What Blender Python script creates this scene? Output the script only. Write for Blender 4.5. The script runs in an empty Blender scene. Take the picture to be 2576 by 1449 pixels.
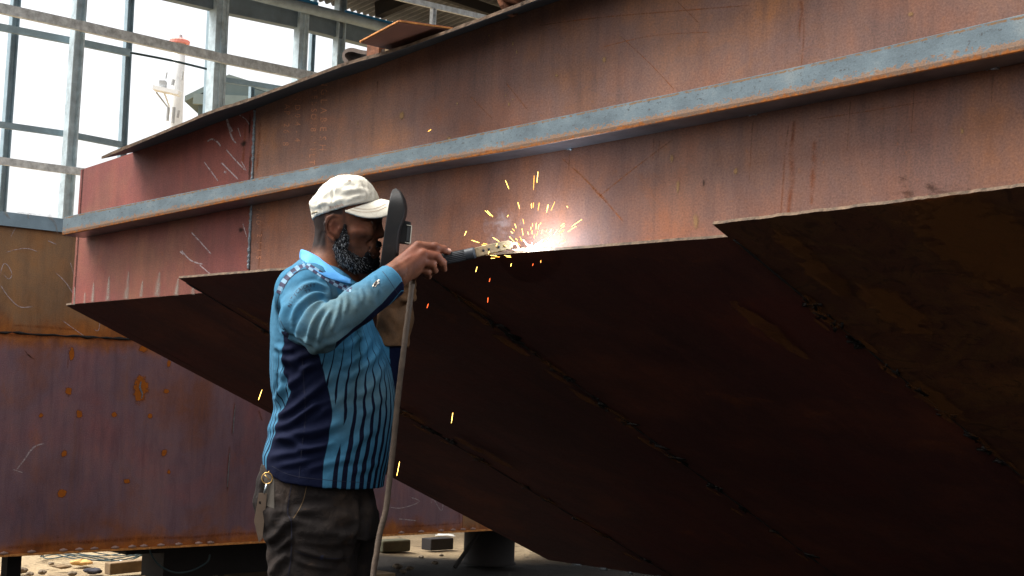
import bpy, bmesh, math, random
import numpy as np
from mathutils import Vector, Matrix
from mathutils.bvhtree import BVHTree
random.seed(7); rng = np.random.default_rng(7)
SC = bpy.context.scene; COL = SC.collection
# ---------------------------------------------------------------- camera
FPX = 2576*50/36.0; CX, CY = 1288.0, 724.5
CAM = np.array([0.0, 0.0, 1.14]); PITCH = math.atan((1000-724.5)/FPX); ROLL = math.radians(2.0)
_F = np.array([0, math.cos(PITCH), math.sin(PITCH)]); _U0 = np.array([0, -math.sin(PITCH), math.cos(PITCH)]); _R0 = np.array([1.0, 0, 0])
CR = math.cos(ROLL)*_R0 + math.sin(ROLL)*_U0; CU = math.cos(ROLL)*_U0 - math.sin(ROLL)*_R0
def ray(u, v): return _F + (u-CX)/FPX*CR + (CY-v)/FPX*CU
def W(u, v, Y):                        # point of the sight line through (u, v) at world depth Y
    d = ray(u, v); return CAM + d*(Y/d[1])
def onplane(u, v, p0, n):
    d = ray(u, v); return CAM + d*(np.dot(p0-CAM, n)/np.dot(d, n))
def atz(u, v, z): return onplane(u, v, np.array([0, 0, z]), np.array([0, 0, 1.0]))
def proj(P):
    P = np.asarray(P, float)-CAM; w = P@_F
    return CX + FPX*(P@CR)/w, CY - FPX*(P@CU)/w
def R(px, Y=4.0): return px*Y/FPX
def unit(v): v = np.asarray(v, float); return v/np.linalg.norm(v)
cd = bpy.data.cameras.new('camera'); co = bpy.data.objects.new('camera', cd); COL.objects.link(co)
cd.sensor_width = 36; cd.lens = 50; cd.clip_end = 2000; cd.clip_start = 0.05
co.matrix_world = Matrix(((CR[0], CU[0], -_F[0], CAM[0]), (CR[1], CU[1], -_F[1], CAM[1]), (CR[2], CU[2], -_F[2], CAM[2]), (0, 0, 0, 1)))
SC.camera = co
# ---------------------------------------------------------------- objects
def thing(name, loc, label, cat, group=None):
    o = bpy.data.objects.new(name, None); o.empty_display_size = .1; COL.objects.link(o); o.location = tuple(loc)
    o['label'] = label; o['category'] = cat
    if group: o['group'] = group
    return o
def tag(o, label, cat, group=None, kind=None):
    if label: o['label'] = label
    if cat: o['category'] = cat
    if group: o['group'] = group
    if kind: o['kind'] = kind
    return o
def rootloc(o):
    p = np.zeros(3)
    while o is not None: p = p + np.array(o.location); o = o.parent
    return p
def mesh_obj(name, V, Fs, mat, parent=None, smooth=False, uv=None, loc=None, mats=None, midx=None, label=None):
    V = np.asarray(V, float).reshape(-1, 3)
    if parent is not None: org = rootloc(parent)
    elif loc is not None: org = np.asarray(loc, float)
    else: org = np.zeros(3)
    me = bpy.data.meshes.new(name)
    if isinstance(Fs, np.ndarray) and Fs.ndim == 2:
        n, k = Fs.shape
        me.vertices.add(len(V)); me.vertices.foreach_set('co', (V-org).astype(np.float32).ravel())
        me.loops.add(n*k); me.loops.foreach_set('vertex_index', Fs.astype(np.int32).ravel())
        me.polygons.add(n); me.polygons.foreach_set('loop_start', np.arange(0, n*k, k, dtype=np.int32))
        try: me.polygons.foreach_set('loop_total', np.full(n, k, dtype=np.int32))
        except Exception: pass
        me.update(calc_edges=True)
    else:
        me.from_pydata([tuple(p) for p in (V-org)], [], [list(map(int, f)) for f in Fs]); me.update()
    me.validate()
    if uv is not None:
        ul = me.uv_layers.new(name='UVMap'); uv = np.asarray(uv, float)
        idx = np.empty(len(me.loops), dtype=np.int32); me.loops.foreach_get('vertex_index', idx)
        ul.data.foreach_set('uv', uv[idx].astype(np.float32).ravel())
    for m in (mats or [mat]): me.materials.append(m)
    if midx is not None: me.polygons.foreach_set('material_index', np.asarray(midx, dtype=np.int32))
    if smooth: me.polygons.foreach_set('use_smooth', np.ones(len(me.polygons), dtype=bool))
    o = bpy.data.objects.new(name, me); COL.objects.link(o)
    if parent is not None: o.parent = parent
    else: o.location = tuple(org)
    if label: o['label'] = label
    return o
def setattr_f(o, name, vals):
    a = o.data.attributes.new(name, 'FLOAT', 'POINT'); a.data.foreach_set('value', np.asarray(vals, dtype=np.float32))
def bevel(o, w=.004, seg=2):
    m = o.modifiers.new('bevel', 'BEVEL'); m.width = w; m.segments = seg; m.limit_method = 'ANGLE'; m.angle_limit = .6; return o
def fixnormals(o):
    b = bmesh.new(); b.from_mesh(o.data); bmesh.ops.recalc_face_normals(b, faces=b.faces); b.to_mesh(o.data); b.free(); return o
class MB:                                   # collects shapes of ONE part
    def __init__(s): s.V = []; s.F = []; s.UV = []
    def add(s, V, F, uv=None):
        b = len(s.V); s.V += [np.asarray(p, float) for p in V]; s.F += [[b+i for i in f] for f in F]
        s.UV += list(uv) if uv is not None else [(0, 0)]*len(V); return s
    def hexa(s, bot, top):                  # four bottom points, four top points, same order
        return s.add(list(bot)+list(top), [(3, 2, 1, 0), (4, 5, 6, 7), (0, 1, 5, 4), (1, 2, 6, 5), (2, 3, 7, 6), (3, 0, 4, 7)])
    def box(s, c, sx, sy, sz, ex=(1, 0, 0), ey=(0, 1, 0), ez=(0, 0, 1)):
        c = np.asarray(c, float); ex, ey, ez = (np.asarray(e, float) for e in (ex, ey, ez)); x, y, z = ex*sx/2, ey*sy/2, ez*sz/2
        return s.hexa([c-x-y-z, c+x-y-z, c+x+y-z, c-x+y-z], [c-x-y+z, c+x-y+z, c+x+y+z, c-x+y+z])
    def bar(s, a, b, w, h, side):           # rectangular bar a->b; side = direction of w
        a = np.asarray(a, float); b = np.asarray(b, float); d = unit(b-a); sd = np.asarray(side, float); sd = unit(sd-d*np.dot(sd, d)); up = np.cross(sd, d)
        x, y = sd*w/2, up*h/2
        return s.hexa([a-x-y, a+x-y, a+x+y, a-x+y], [b-x-y, b+x-y, b+x+y, b-x+y])
    def prism(s, poly, off):                # polygon pushed along off
        n = len(poly); off = np.asarray(off, float); A = [np.asarray(p, float) for p in poly]
        return s.add(A+[p+off for p in A], [tuple(range(n))[::-1], tuple(range(n, 2*n))]+[(i, (i+1) % n, n+(i+1) % n, n+i) for i in range(n)])
    def tube(s, pts, rad, n=10, cap=True):
        pts = [np.asarray(p, float) for p in pts]; m = len(pts)
        if np.isscalar(rad): rad = [rad]*m
        V = []; F = []; ref = None
        for i in range(m):
            d = unit(pts[min(i+1, m-1)]-pts[max(i-1, 0)])
            if ref is None: ref = np.array([0, 0, 1.0]) if abs(d[2]) < .9 else np.array([1.0, 0, 0])
            a = unit(np.cross(d, ref)); ref = np.cross(a, d); b = ref
            for k in range(n):
                t = 2*math.pi*k/n; V.append(pts[i]+rad[i]*(math.cos(t)*a+math.sin(t)*b))
        for i in range(m-1):
            for k in range(n): F.append((i*n+k, i*n+(k+1) % n, (i+1)*n+(k+1) % n, (i+1)*n+k))
        if cap: F += [tuple(range(n))[::-1], tuple(range((m-1)*n, m*n))]
        return s.add(V, F)
    def build(s, name, mat, parent=None, smooth=False, **k):
        o = mesh_obj(name, s.V, s.F, mat, parent, smooth, uv=s.UV, **k); fixnormals(o); return o
def spline(pts, n):                         # Catmull-Rom through the points
    P = np.asarray(pts, float); m = len(P); out = []
    for t in np.linspace(0, m-1, n):
        i = min(int(t), m-2); f = t-i; p0, p1, p2, p3 = P[max(i-1, 0)], P[i], P[i+1], P[min(i+2, m-1)]
        out.append(.5*(2*p1+(p2-p0)*f+(2*p0-5*p1+4*p2-p3)*f*f+(3*p1-p0-3*p2+p3)*f**3))
    return np.array(out)
# ---------------------------------------------------------------- materials
def C(r, g, b): return tuple(((c/255)/12.92 if c/255 <= .04045 else ((c/255+.055)/1.055)**2.4) for c in (r, g, b))
class Mat:
    def __init__(s, name):
        s.m = bpy.data.materials.new(name); s.m.use_nodes = True; s.t = s.m.node_tree; s.n = s.t.nodes; s.l = s.t.links; s.n.clear()
        s.out = s.n.new('ShaderNodeOutputMaterial'); s.p = s.n.new('ShaderNodeBsdfPrincipled'); s.l.new(s.p.outputs[0], s.out.inputs[0]); s.cur = None
    def link(s, a, b):
        if isinstance(a, (int, float)): b.default_value = a
        elif isinstance(a, tuple): b.default_value = (tuple(a)+(1,))[:4] if len(b.default_value) == 4 else a
        else: s.l.new(a, b)
    def coord(s, kind='Object', scale=(1, 1, 1), loc=(0, 0, 0)):
        c = s.n.new('ShaderNodeTexCoord'); mp = s.n.new('ShaderNodeMapping'); mp.inputs['Scale'].default_value = scale; mp.inputs['Location'].default_value = loc
        s.l.new(c.outputs[kind], mp.inputs[0]); return mp.outputs[0]
    def noise(s, vec, scale, detail=6, rough=.6, dist=0):
        n = s.n.new('ShaderNodeTexNoise'); s.l.new(vec, n.inputs['Vector']); n.inputs['Scale'].default_value = scale; n.inputs['Detail'].default_value = detail
        n.inputs['Roughness'].default_value = rough; n.inputs['Distortion'].default_value = dist; return n.outputs[0]
    def voro(s, vec, scale, feat='F1'):
        n = s.n.new('ShaderNodeTexVoronoi'); n.feature = feat; s.l.new(vec, n.inputs['Vector']); n.inputs['Scale'].default_value = scale; return n.outputs[0]
    def ramp(s, fac, stops, interp='LINEAR'):
        r = s.n.new('ShaderNodeValToRGB'); r.color_ramp.interpolation = interp; s.l.new(fac, r.inputs[0]); e = r.color_ramp.elements
        while len(e) < len(stops): e.new(.5)
        for i, (p, c) in enumerate(stops):
            e[i].position = p; e[i].color = (c, c, c, 1) if isinstance(c, (int, float)) else tuple(c)+(1,)
        return r.outputs[0]
    def mix(s, fac, a, b, mode='MIX'):
        n = s.n.new('ShaderNodeMix'); n.data_type = 'RGBA'; n.blend_type = mode; s.link(fac, n.inputs[0]); s.link(a, n.inputs[6]); s.link(b, n.inputs[7]); return n.outputs[2]
    def math(s, op, a, b=0.0, c=0.0, clamp=False):
        n = s.n.new('ShaderNodeMath'); n.operation = op; n.use_clamp = clamp
        for i, x in enumerate((a, b, c)): s.link(x, n.inputs[i])
        return n.outputs[0]
    def smooth(s, x, lo, hi):
        n = s.n.new('ShaderNodeMapRange'); n.interpolation_type = 'SMOOTHSTEP'; s.link(x, n.inputs[0]); n.inputs[1].default_value = lo; n.inputs[2].default_value = hi; return n.outputs[0]
    def attr(s, name): n = s.n.new('ShaderNodeAttribute'); n.attribute_name = name; return n.outputs['Fac']
    def sep(s, vec): n = s.n.new('ShaderNodeSeparateXYZ'); s.l.new(vec, n.inputs[0]); return n.outputs
    def bump(s, h, strength=.3, dist=.01):
        n = s.n.new('ShaderNodeBump'); n.inputs['Strength'].default_value = strength; n.inputs['Distance'].default_value = dist; s.l.new(h, n.inputs['Height'])
        if s.cur is not None: s.l.new(s.cur, n.inputs['Normal'])
        s.cur = n.outputs[0]; s.l.new(s.cur, s.p.inputs['Normal']); return s.cur
    def set(s, color=None, rough=None, metal=None, alpha=None, spec=None, emit=None, estr=None, **k):
        for v, nm in ((color, 'Base Color'), (rough, 'Roughness'), (metal, 'Metallic'), (alpha, 'Alpha'), (spec, 'Specular IOR Level'), (emit, 'Emission Color'), (estr, 'Emission Strength')):
            if v is not None: s.link(v, s.p.inputs[nm])
        for nm, v in k.items(): s.link(v, s.p.inputs[nm])
        return s.m
def plain(name, col, rough=.6, metal=0.0, var=.25, scale=14, bump=.15, bscale=60, spec=.4):
    m = Mat(name); v = m.coord(); f = m.noise(v, scale, 6, .65); lo = tuple(c*(1-var) for c in col); hi = tuple(min(1, c*(1+var)) for c in col)
    c = m.ramp(f, [(.3, lo), (.7, hi)]); m.bump(m.noise(v, bscale, 5), bump, .004); return m.set(c, m.math('MULTIPLY_ADD', f, .25, rough-.12), metal, spec=spec)
def plate_mat(name, a, b, c, rustamt=.35, seed=0.0, streak=.5, speck=1.0, marble=False, rough=.62, spec=.3, bands=()):
    m = Mat(name); uv = m.coord('UV', loc=(seed, seed*.37, 0)); st = m.coord('UV', (34, 1.6, 1), (seed*3, 0, 0)); st2 = m.coord('UV', (9, .7, 1), (seed*5, 2, 0))
    n1 = m.noise(uv, 1.7, 8, .62, .3); n2 = m.noise(uv, 7.5, 8, .66, .4)
    base = m.ramp(n1, [(.34, a), (.5, b), (.66, c)])
    base = m.mix(m.math('MULTIPLY', m.smooth(n2, .45, .68), .55), base, b)
    s1 = m.noise(st, 1.0, 6, .6); base = m.mix(m.math('MULTIPLY', m.smooth(s1, .5, .78), streak), base, tuple(x*.62 for x in b))
    s2 = m.noise(st2, 1.0, 7, .65); base = m.mix(m.math('MULTIPLY', m.smooth(s2, .56, .74), streak*.7), base, C(140, 88, 52))
    n3 = m.noise(uv, 3.1, 9, .7, .8); rust = m.math('MULTIPLY', m.smooth(n3, .58, .72), rustamt); base = m.mix(rust, base, C(150, 84, 34))
    if bands:
        _, zz_, _2 = m.sep(m.coord('UV'))[:3]; nb = m.noise(uv, 4.5, 8, .7, .5); nb2 = m.noise(m.coord('UV', (7, .8, 1)), 1, 6, .65)
        for z0, wd, amt in bands:
            e = m.math('SUBTRACT', 1.0, m.math('DIVIDE', m.math('ABSOLUTE', m.math('SUBTRACT', zz_, z0)), wd)); e = m.math('ADD', e, m.math('MULTIPLY', m.math('SUBTRACT', m.math('ADD', m.math('MULTIPLY', nb, .5), m.math('MULTIPLY', nb2, .5)), .5), 3.2)); base = m.mix(m.math('MULTIPLY', m.smooth(e, .1, .95), amt), base, m.ramp(n2, [(.35, C(120, 66, 26)), (.65, C(178, 104, 36))]))
    if marble:
        n5 = m.noise(uv, 5.5, 7, .6, 2.4); base = m.mix(m.math('MULTIPLY', m.smooth(n5, .45, .60), .55), base, C(96, 66, 38)); n6 = m.noise(uv, 9, 6, .6, 3.2); base = m.mix(m.math('MULTIPLY', m.smooth(n6, .55, .64), .5), base, C(40, 24, 18))
    g = m.noise(uv, 190, 4, .7); base = m.mix(.65*speck, base, m.ramp(g, [(.3, .55), (.7, 1.42)]), 'MULTIPLY'); n4 = m.noise(m.coord('UV', (1, .8, 1), (seed*2, 1, 0)), .9, 7, .62, .6); base = m.mix(.9, base, m.ramp(n4, [(.32, (.68, .66, .70)), (.5, (.98, .97, .98)), (.68, (1.30, 1.22, 1.06))]), 'MULTIPLY'); n7 = m.noise(m.coord('UV', (16, 3.2, 1), (seed, 4, 0)), 1.0, 8, .7, .4); base = m.mix(.75, base, m.ramp(n7, [(.3, (.70, .68, .72)), (.5, (1, 1, 1)), (.7, (1.25, 1.16, 1.0))]), 'MULTIPLY')
    g2 = m.noise(uv, 48, 5, .72); base = m.mix(m.math('MULTIPLY', m.smooth(g2, .60, .74), .38*speck), base, C(156, 96, 52))
    g3 = m.noise(uv, 27, 6, .75); base = m.mix(m.math('MULTIPLY', m.smooth(g3, .63, .75), .6*speck), base, tuple(x*.45 for x in a))
    m.bump(n2, .12, .01); m.bump(g, .16, .002)
    return m.set(base, m.math('MULTIPLY_ADD', g2, .3, rough-.15), spec=spec)
M = {}
_g0 = W(0, 1395, 7.0); BGZ0 = float(_g0[2]); BGZ1 = float(W(0, 838, 7.0)[2])
M['side'] = plate_mat('brown_plate_steel', C(142, 90, 64), C(122, 90, 78), C(152, 98, 58), .3, 1.3, .55, 1.15)
M['side_red'] = plate_mat('red_plate_steel', C(134, 72, 62), C(120, 66, 60), C(128, 84, 66), .10, 7.7, .35)
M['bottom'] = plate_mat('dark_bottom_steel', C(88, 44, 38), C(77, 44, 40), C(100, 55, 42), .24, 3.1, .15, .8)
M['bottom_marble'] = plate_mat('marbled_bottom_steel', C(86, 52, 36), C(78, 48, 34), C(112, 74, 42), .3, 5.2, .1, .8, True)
M['back_low'] = plate_mat('purple_mill_steel', C(142, 94, 94), C(124, 96, 102), C(132, 84, 68), .35, 9.4, .55, 1.0, bands=((BGZ0, .11, .95), (BGZ1, .10, .9)))
M['back_up'] = plate_mat('ochre_mill_steel', C(166, 116, 72), C(146, 112, 80), C(158, 106, 58), .4, 11.6, .4, .9, bands=((BGZ0, .12, .9), (BGZ1, .13, .9)))
# rub rail: blue grey rolled steel with a rusty lower edge; UV y runs 0..1 over the height of the face
m = Mat('rail_steel'); uv = m.coord('UV'); _, vy, _ = m.sep(uv)[:3]
mu = m.coord('UV', (1, .09, 1)); n1 = m.noise(mu, 9, 7, .65); n2 = m.noise(mu, 70, 5, .7); n3 = m.noise(m.coord('UV', (60, .5, 1)), 1, 5, .7); g = m.noise(mu, 240, 3, .7)
base = m.ramp(n1, [(.3, C(72, 84, 90)), (.55, C(94, 108, 114)), (.75, C(118, 126, 126))])
base = m.mix(m.smooth(n2, .57, .66), base, C(62, 66, 68)); base = m.mix(.6, base, m.ramp(g, [(.3, .65), (.7, 1.3)]), 'MULTIPLY')
band = m.smooth(vy, .62, .5); base = m.mix(m.math('MULTIPLY', m.smooth(m.math('ADD', m.math('MULTIPLY', m.math('SUBTRACT', .34, vy), 1.5), m.math('MULTIPLY', m.math('SUBTRACT', n2, .5), 1.7)), 0, .16), m.math('MULTIPLY', m.smooth(vy, -.06, .02), .72)), base, m.ramp(g, [(.3, C(100, 74, 52)), (.7, C(158, 108, 60))]))
up_ = m.smooth(vy, -.06, .02); low = m.math('ADD', m.math('SUBTRACT', .10, vy), m.math('MULTIPLY', m.math('SUBTRACT', m.math('ADD', m.math('MULTIPLY', n3, .5), m.math('MULTIPLY', n1, .5)), .5), 1.0)); base = m.mix(m.math('MULTIPLY', m.smooth(low, -.02, .07), up_), base, m.ramp(n2, [(.35, C(112, 66, 28)), (.65, C(184, 106, 32))]))
ln = m.math('ABSOLUTE', m.math('SUBTRACT', m.math('ADD', vy, m.math('MULTIPLY', m.math('SUBTRACT', n1, .5), .08)), .9)); base = m.mix(m.math('MULTIPLY', m.smooth(ln, .05, .015), m.smooth(n2, .4, .55)), base, C(110, 78, 40))
m.bump(n2, .25, .002); m.bump(g, .12, .001); und = m.smooth(vy, -.03, -.08); base = m.mix(und, base, m.ramp(n1, [(.3, C(120, 130, 140)), (.7, C(170, 180, 192))])); M['rail'] = m.set(base, m.math('MULTIPLY_ADD', und, -.16, .5), m.math('MULTIPLY_ADD', und, .75, .2), spec=.5)
M['edge'] = plain('cut_plate_edge', C(92, 74, 58), .7, 0, .7, 40, .8, 110, spec=.2)
M['edge_rust'] = plain('rusty_cut_edge', C(190, 124, 62), .7, 0, .5, 50, .6, 140)
M['deck'] = plain('deck_underside_steel', C(58, 62, 66), .6, .1, .25)
M['bead'] = plain('weld_bead', C(120, 126, 130), .42, .7, .5, 120, .8, 160)
M['bead_dark'] = plain('dark_weld_bead', C(44, 40, 38), .45, .5, .5, 120, .8, 160)
M['galv'] = plain('galvanised_steel', C(190, 206, 212), .55, .2, .3, 9, .2, 60)
M['galv_pale'] = plain('pale_galvanised_steel', C(204, 210, 212), .55, .1, .38, 16, .2, 60)
M['dark_beam'] = plain('dark_painted_beam', C(112, 126, 134), .6, .1, .2, 5)
M['frame_dark'] = plain('dark_frame_steel', C(136, 156, 166), .6, .1, .2, 8)
M['gutter'] = plain('weathered_gutter', C(160, 176, 184), .5, 0, .25, 6)
M['blue_flash'] = plain('blue_flashing', C(34, 130, 184), .5, 0, .2, 6)
M['roof'] = plain('corrugated_roof', C(104, 104, 104), .7, 0, .35, 2.5)
M['mast'] = plain('white_mast_paint', C(232, 234, 234), .5, 0, .08, 3)
M['mast_red'] = plain('red_mast_paint', C(236, 150, 140), .5, 0, .15, 3)  # mast red paled, distant haze put into the colour
M['mast_grey'] = plain('hazed_mast_fittings', C(168, 170, 170), .6, 0, .3, 3)  # fittings lightened in colour to stand in for haze
M['far_roof'] = plain('green_grey_roofing', C(120, 132, 128), .6, 0, .2, 2)
M['far_wall'] = plain('grey_shed_wall', C(92, 104, 102), .7, 0, .2, 2)
M['wire'] = plain('dark_wire', C(40, 60, 64), .6)
M['black'] = plain('black_support', C(34, 30, 28), .85, 0, .3)
M['timber'] = plain('weathered_timber', C(112, 92, 66), .85, 0, .35, 12)
M['rusty'] = plain('flaky_rust', C(116, 72, 48), .85, 0, .5, 30, .9, 50)
M['scrap'] = plain('brown_scrap_plate', C(120, 78, 62), .6, 0, .3, 6)
M['strip'] = plain('weathered_steel_strip', C(86, 72, 62), .6, .2, .4, 40)
M['cloth_white'] = plain('white_rag', C(214, 214, 208), .9, 0, .1)
M['cloth_ochre'] = plain('ochre_rag', C(186, 148, 92), .9, 0, .2)
M['cloth_dark'] = plain('dark_rag', C(52, 50, 56), .9, 0, .2)
M['stone'] = plain('grey_brown_stone', C(108, 96, 80), .95, 0, .3)
M['rubber'] = None
def decal_mat(name, col, strength=1.0, nscale=22, lo=.35, hi=.62, col2=None, edge=.55, rough=.8):
    # stain or chalk film: UV x 0..1 across, y 0..1 along; covers less towards its ragged rim
    m = Mat(name); uv = m.coord('UV'); x, y, _ = m.sep(uv)[:3]; o = m.coord('Object')
    ax = m.math('ABSOLUTE', m.math('MULTIPLY_ADD', x, 2, -1)); ay = m.math('ABSOLUTE', m.math('MULTIPLY_ADD', y, 2, -1))
    f = m.math('MULTIPLY', m.smooth(ax, 1.0, 1-edge), m.smooth(ay, 1.0, .75)); n = m.noise(o, nscale, 6, .7); n2 = m.noise(o, nscale*5, 4, .7)
    a = m.math('MULTIPLY', f, m.smooth(m.math('ADD', m.math('MULTIPLY', n, .6), m.math('MULTIPLY', n2, .4)), lo, hi)); a = m.math('MULTIPLY', a, strength, clamp=True)
    return m.set(col if col2 is None else m.mix(n2, col, col2), rough, alpha=a, spec=.2)
def spot_mat(name, c1, c2, strength=.95, lo=.25, hi=.55):
    m = Mat(name); uv = m.coord('UV', (2, 2, 1), (-1, -1, 0)); ln = m.n.new('ShaderNodeVectorMath'); ln.operation = 'LENGTH'; m.l.new(uv, ln.inputs[0]); o = m.coord('Object'); n = m.noise(o, 26, 6, .7); n2 = m.noise(o, 90, 4, .7)
    a = m.math('SUBTRACT', m.math('ADD', 1.0, m.math('MULTIPLY', m.math('SUBTRACT', n, .5), 1.3)), ln.outputs['Value']); return m.set(m.mix(n2, c1, c2), .85, alpha=m.math('MULTIPLY', m.smooth(a, lo, hi), strength), spec=.15)
M['rust_spot'] = spot_mat('round_rust_spot', C(128, 72, 30), C(196, 108, 30)); M['dull_rust'] = spot_mat('dull_rust_patch', C(104, 62, 34), C(136, 90, 46), .6)
M['chalk'] = decal_mat('white_chalk', C(210, 190, 188), .75, 60, .32, .60)
M['chalk_orange'] = decal_mat('faded_orange_paint', C(216, 146, 110), .8, 50, .31, .55, edge=.9)
M['rust_run'] = decal_mat('orange_rust_run', C(160, 86, 32), .6, 26, .34, .66, C(140, 66, 24), edge=1.0)
M['rust_red'] = decal_mat('red_rust_run', C(122, 54, 30), .65, 22, .34, .66, C(150, 84, 40), edge=1.0)
M['rust_line'] = decal_mat('rust_scribe_line', C(160, 88, 36), .8, 45, .36, .62)
M['pale_spot'] = spot_mat('pale_spatter_spot', C(170, 136, 96), C(150, 112, 74), .7, .25, .75)
M['burn'] = spot_mat('burn_mark', C(48, 40, 36), C(70, 54, 44), .7, .15, .8)
M['drip'] = decal_mat('pale_primer_run', C(168, 158, 146), .62, 16, .30, .62, edge=1.0)
# ground
m = Mat('yard_ground'); v = m.coord('Object'); n1 = m.noise(v, .7, 8, .65); n2 = m.noise(v, 9, 8, .7); n3 = m.noise(v, 60, 5, .7)
c = m.ramp(n1, [(.3, C(116, 100, 78)), (.55, C(150, 132, 104)), (.75, C(172, 154, 124))]); c = m.mix(m.smooth(n2, .52, .7), c, C(80, 68, 54)); c = m.mix(.7, c, m.ramp(n3, [(.3, .6), (.7, 1.3)]), 'MULTIPLY')
ground_shade = m.attr('ground_shade'); c = m.mix(m.smooth(m.math('ADD', ground_shade, m.math('MULTIPLY', m.math('SUBTRACT', n1, .5), .5)), .3, .7), c, C(30, 26, 22))  # ground colour darkened near the hulls: painted shade that also cuts bounce light
m.bump(n2, .6, .05); m.bump(n3, .4, .01); M['ground'] = m.set(c, .95, spec=.15)
# welding
def emit_mat(name, col, s):
    m = Mat(name); m.set((0, 0, 0), 1, emit=col, estr=s); return m.m
M['spark_y'] = emit_mat('yellow_hot_metal', (1, .60, .11), 7.0); M['spark_o'] = emit_mat('orange_hot_metal', (1, .36, .05), 5); M['spark_r'] = emit_mat('red_hot_metal', (1, .13, .03), 3.5)
M['arc'] = emit_mat('arc_plasma', (1, .97, .95), 40)
# ================================================================ main hull under construction
Z = np.array([0, 0, 1.0])
_a = W(180, 570, 5.25); _b = W(2576, 85, 3.10)
UH = unit([_b[0]-_a[0], _b[1]-_a[1], 0]); NH = np.array([UH[1], -UH[0], 0.0]); A0 = np.array([_a[0], _a[1], 0.0])
if np.dot(NH, CAM-A0) < 0: NH = -NH
def onA(u, v, off=0.0): return onplane(u, v, A0+NH*off, NH)
def suv(P): P = np.asarray(P, float); return (float(np.dot(P-A0, UH)), float(P[2]))
VB = unit(ray(5733, 3702)); PB0 = onA(180, 765); PB1 = onA(2576, 560); EB = unit(PB1-PB0); NB = unit(np.cross(EB, VB))
if np.dot(NB, CAM-PB0) < 0: NB = -NB
def onB(u, v, off=0.0): return onplane(u, v, PB0+NB*off, NB)
_VH = unit(VB-EB*np.dot(VB, EB))
def ab(P): d = P-PB0; s = np.dot(VB, EB); x = np.dot(d, EB); y = np.dot(d, VB); b = (y-x*s)/(1-s*s); return np.array([x-b*s, b])
def fromab(q, off=0.0): return PB0+EB*q[0]+VB*q[1]+NB*off
barge = thing('barge_hull', (A0[0], A0[1], 0), 'unfinished barge hull of brown rusty plates with a grey rub rail, welder at its edge', 'barge hull')
PXR = 3600                                   # the hull runs on past the right of the frame
def ext(p, q, s): return q+(q-p)*s
# ---- side plating
TOP = [(203, 427), (280, 402), (460, 341), (641, 274), (755, 230), (911, 180), (1145, 92), (1280, 45), (1411, 0)]
topw = [onA(*p) for p in TOP]; topw += [ext(topw[-3], topw[-1], 1.2), ext(topw[-3], topw[-1], 3.2), ext(topw[-3], topw[-1], 5.6)]
def slab(name, front, mat, thick, normal, parent, uvf, edge=None, **k):
    n = len(front); fr = [np.asarray(p, float) for p in front]; bk = [p-normal*thick for p in fr]
    o = mesh_obj(name, fr+bk, [tuple(range(n)), tuple(range(2*n-1, n-1, -1))]+[(i, n+i, n+(i+1) % n, (i+1) % n) for i in range(n)], mat, parent, uv=[uvf(p) for p in fr+bk], mats=[mat, edge or mat], midx=[0, 0]+[1]*n, **k)
    return fixnormals(o)
B_L = onA(180, 765); B_S = onA(625, 727); 
def BL(s): return PB0+EB*s
sEnd = suv(topw[-1])[0]
left = [topw[0], topw[1], topw[2], topw[3], B_S, B_L]
SIDE_L = slab('side_plate', left, M['side_red'], .01, NH, barge, suv, M['edge'], label='reddish plate at the left end of the hull side')
right = topw[3:]+[BL((sEnd-suv(PB0)[0])/np.dot(EB, UH)), B_S]
right[0] = right[0]+UH*.004; right[-1] = right[-1]+UH*.004
SIDE_R = slab('side_plate', right, M['side'], .01, NH, barge, suv, M['edge'])
# ---- vertical weld between the plates
def bead(name, pts, r, mat, parent, jit=.35, n=8, gap=0.0):
    pts = np.asarray(pts); rr = []
    for i in range(len(pts)): rr.append(r*(1+jit*random.uniform(-1, 1))*(0.25 if random.random() < gap else 1))
    return MB().tube(pts, rr, n).build(name, mat, parent, True)
P_ = spline([onA(641, 277, .001), onA(634, 470, .001), onA(625, 676, .001)], 110); bead('weld_seam', P_, .0052, M['bead'], SIDE_R)
# ---- deck plate, its edge standing proud of the side
DO = [(255, 400), (415, 334), (527, 287), (611, 260), (676, 236), (755, 207), (872, 164), (989, 131), (1145, 76), (1309, 16), (1350, 0)]; d_off = .13
dow = [onA(*p, off=d_off) for p in DO]; dow += [ext(dow[-4], dow[-1], 1.2), ext(dow[-3], dow[-1], 3.2), ext(dow[-3], dow[-1], 5.6)]
dow = spline(dow, 60)
diw = []
ts = np.array([suv(p)[0] for p in topw]); tz = np.array([p[2] for p in topw])
def topz(s): return np.interp(s, ts, tz)
m = MB(); rows = []; INW = -NH
for p in dow:
    s = suv(p)[0]; e = A0+UH*s; e[2] = topz(s)+.0005
    if s < ts[0]+.02: e = p+INW*.06
    bk = A0+UH*s+INW*3.2; bk[2] = e[2]+.05; rows.append((p, e, bk))
n = len(rows); V = []
for p, e, b in rows: jz = Z*random.uniform(-.0015, .0015); V += [p, e, b, p+Z*.010+jz, e+Z*.010, b+Z*.010]
F = []; mi = []
for i in range(n-1):
    a, c = i*6, (i+1)*6
    F += [(a, a+1, c+1, c), (a+1, a+2, c+2, c+1), (a+4, a+3, c+3, c+4), (a+5, a+4, c+4, c+5), (a+3, a, c, c+3)]; mi += [0, 0, 0, 0, 1]
for i in (0, n-1): a = i*6; F += [(a, a+3, a+4, a+1), (a+1, a+4, a+5, a+2)]; mi += [1, 0]
o = mesh_obj('deck_plate', V, F, M['deck'], barge, uv=[suv(p) for p in V], mats=[M['deck'], M['edge']], midx=mi); fixnormals(o)
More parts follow.
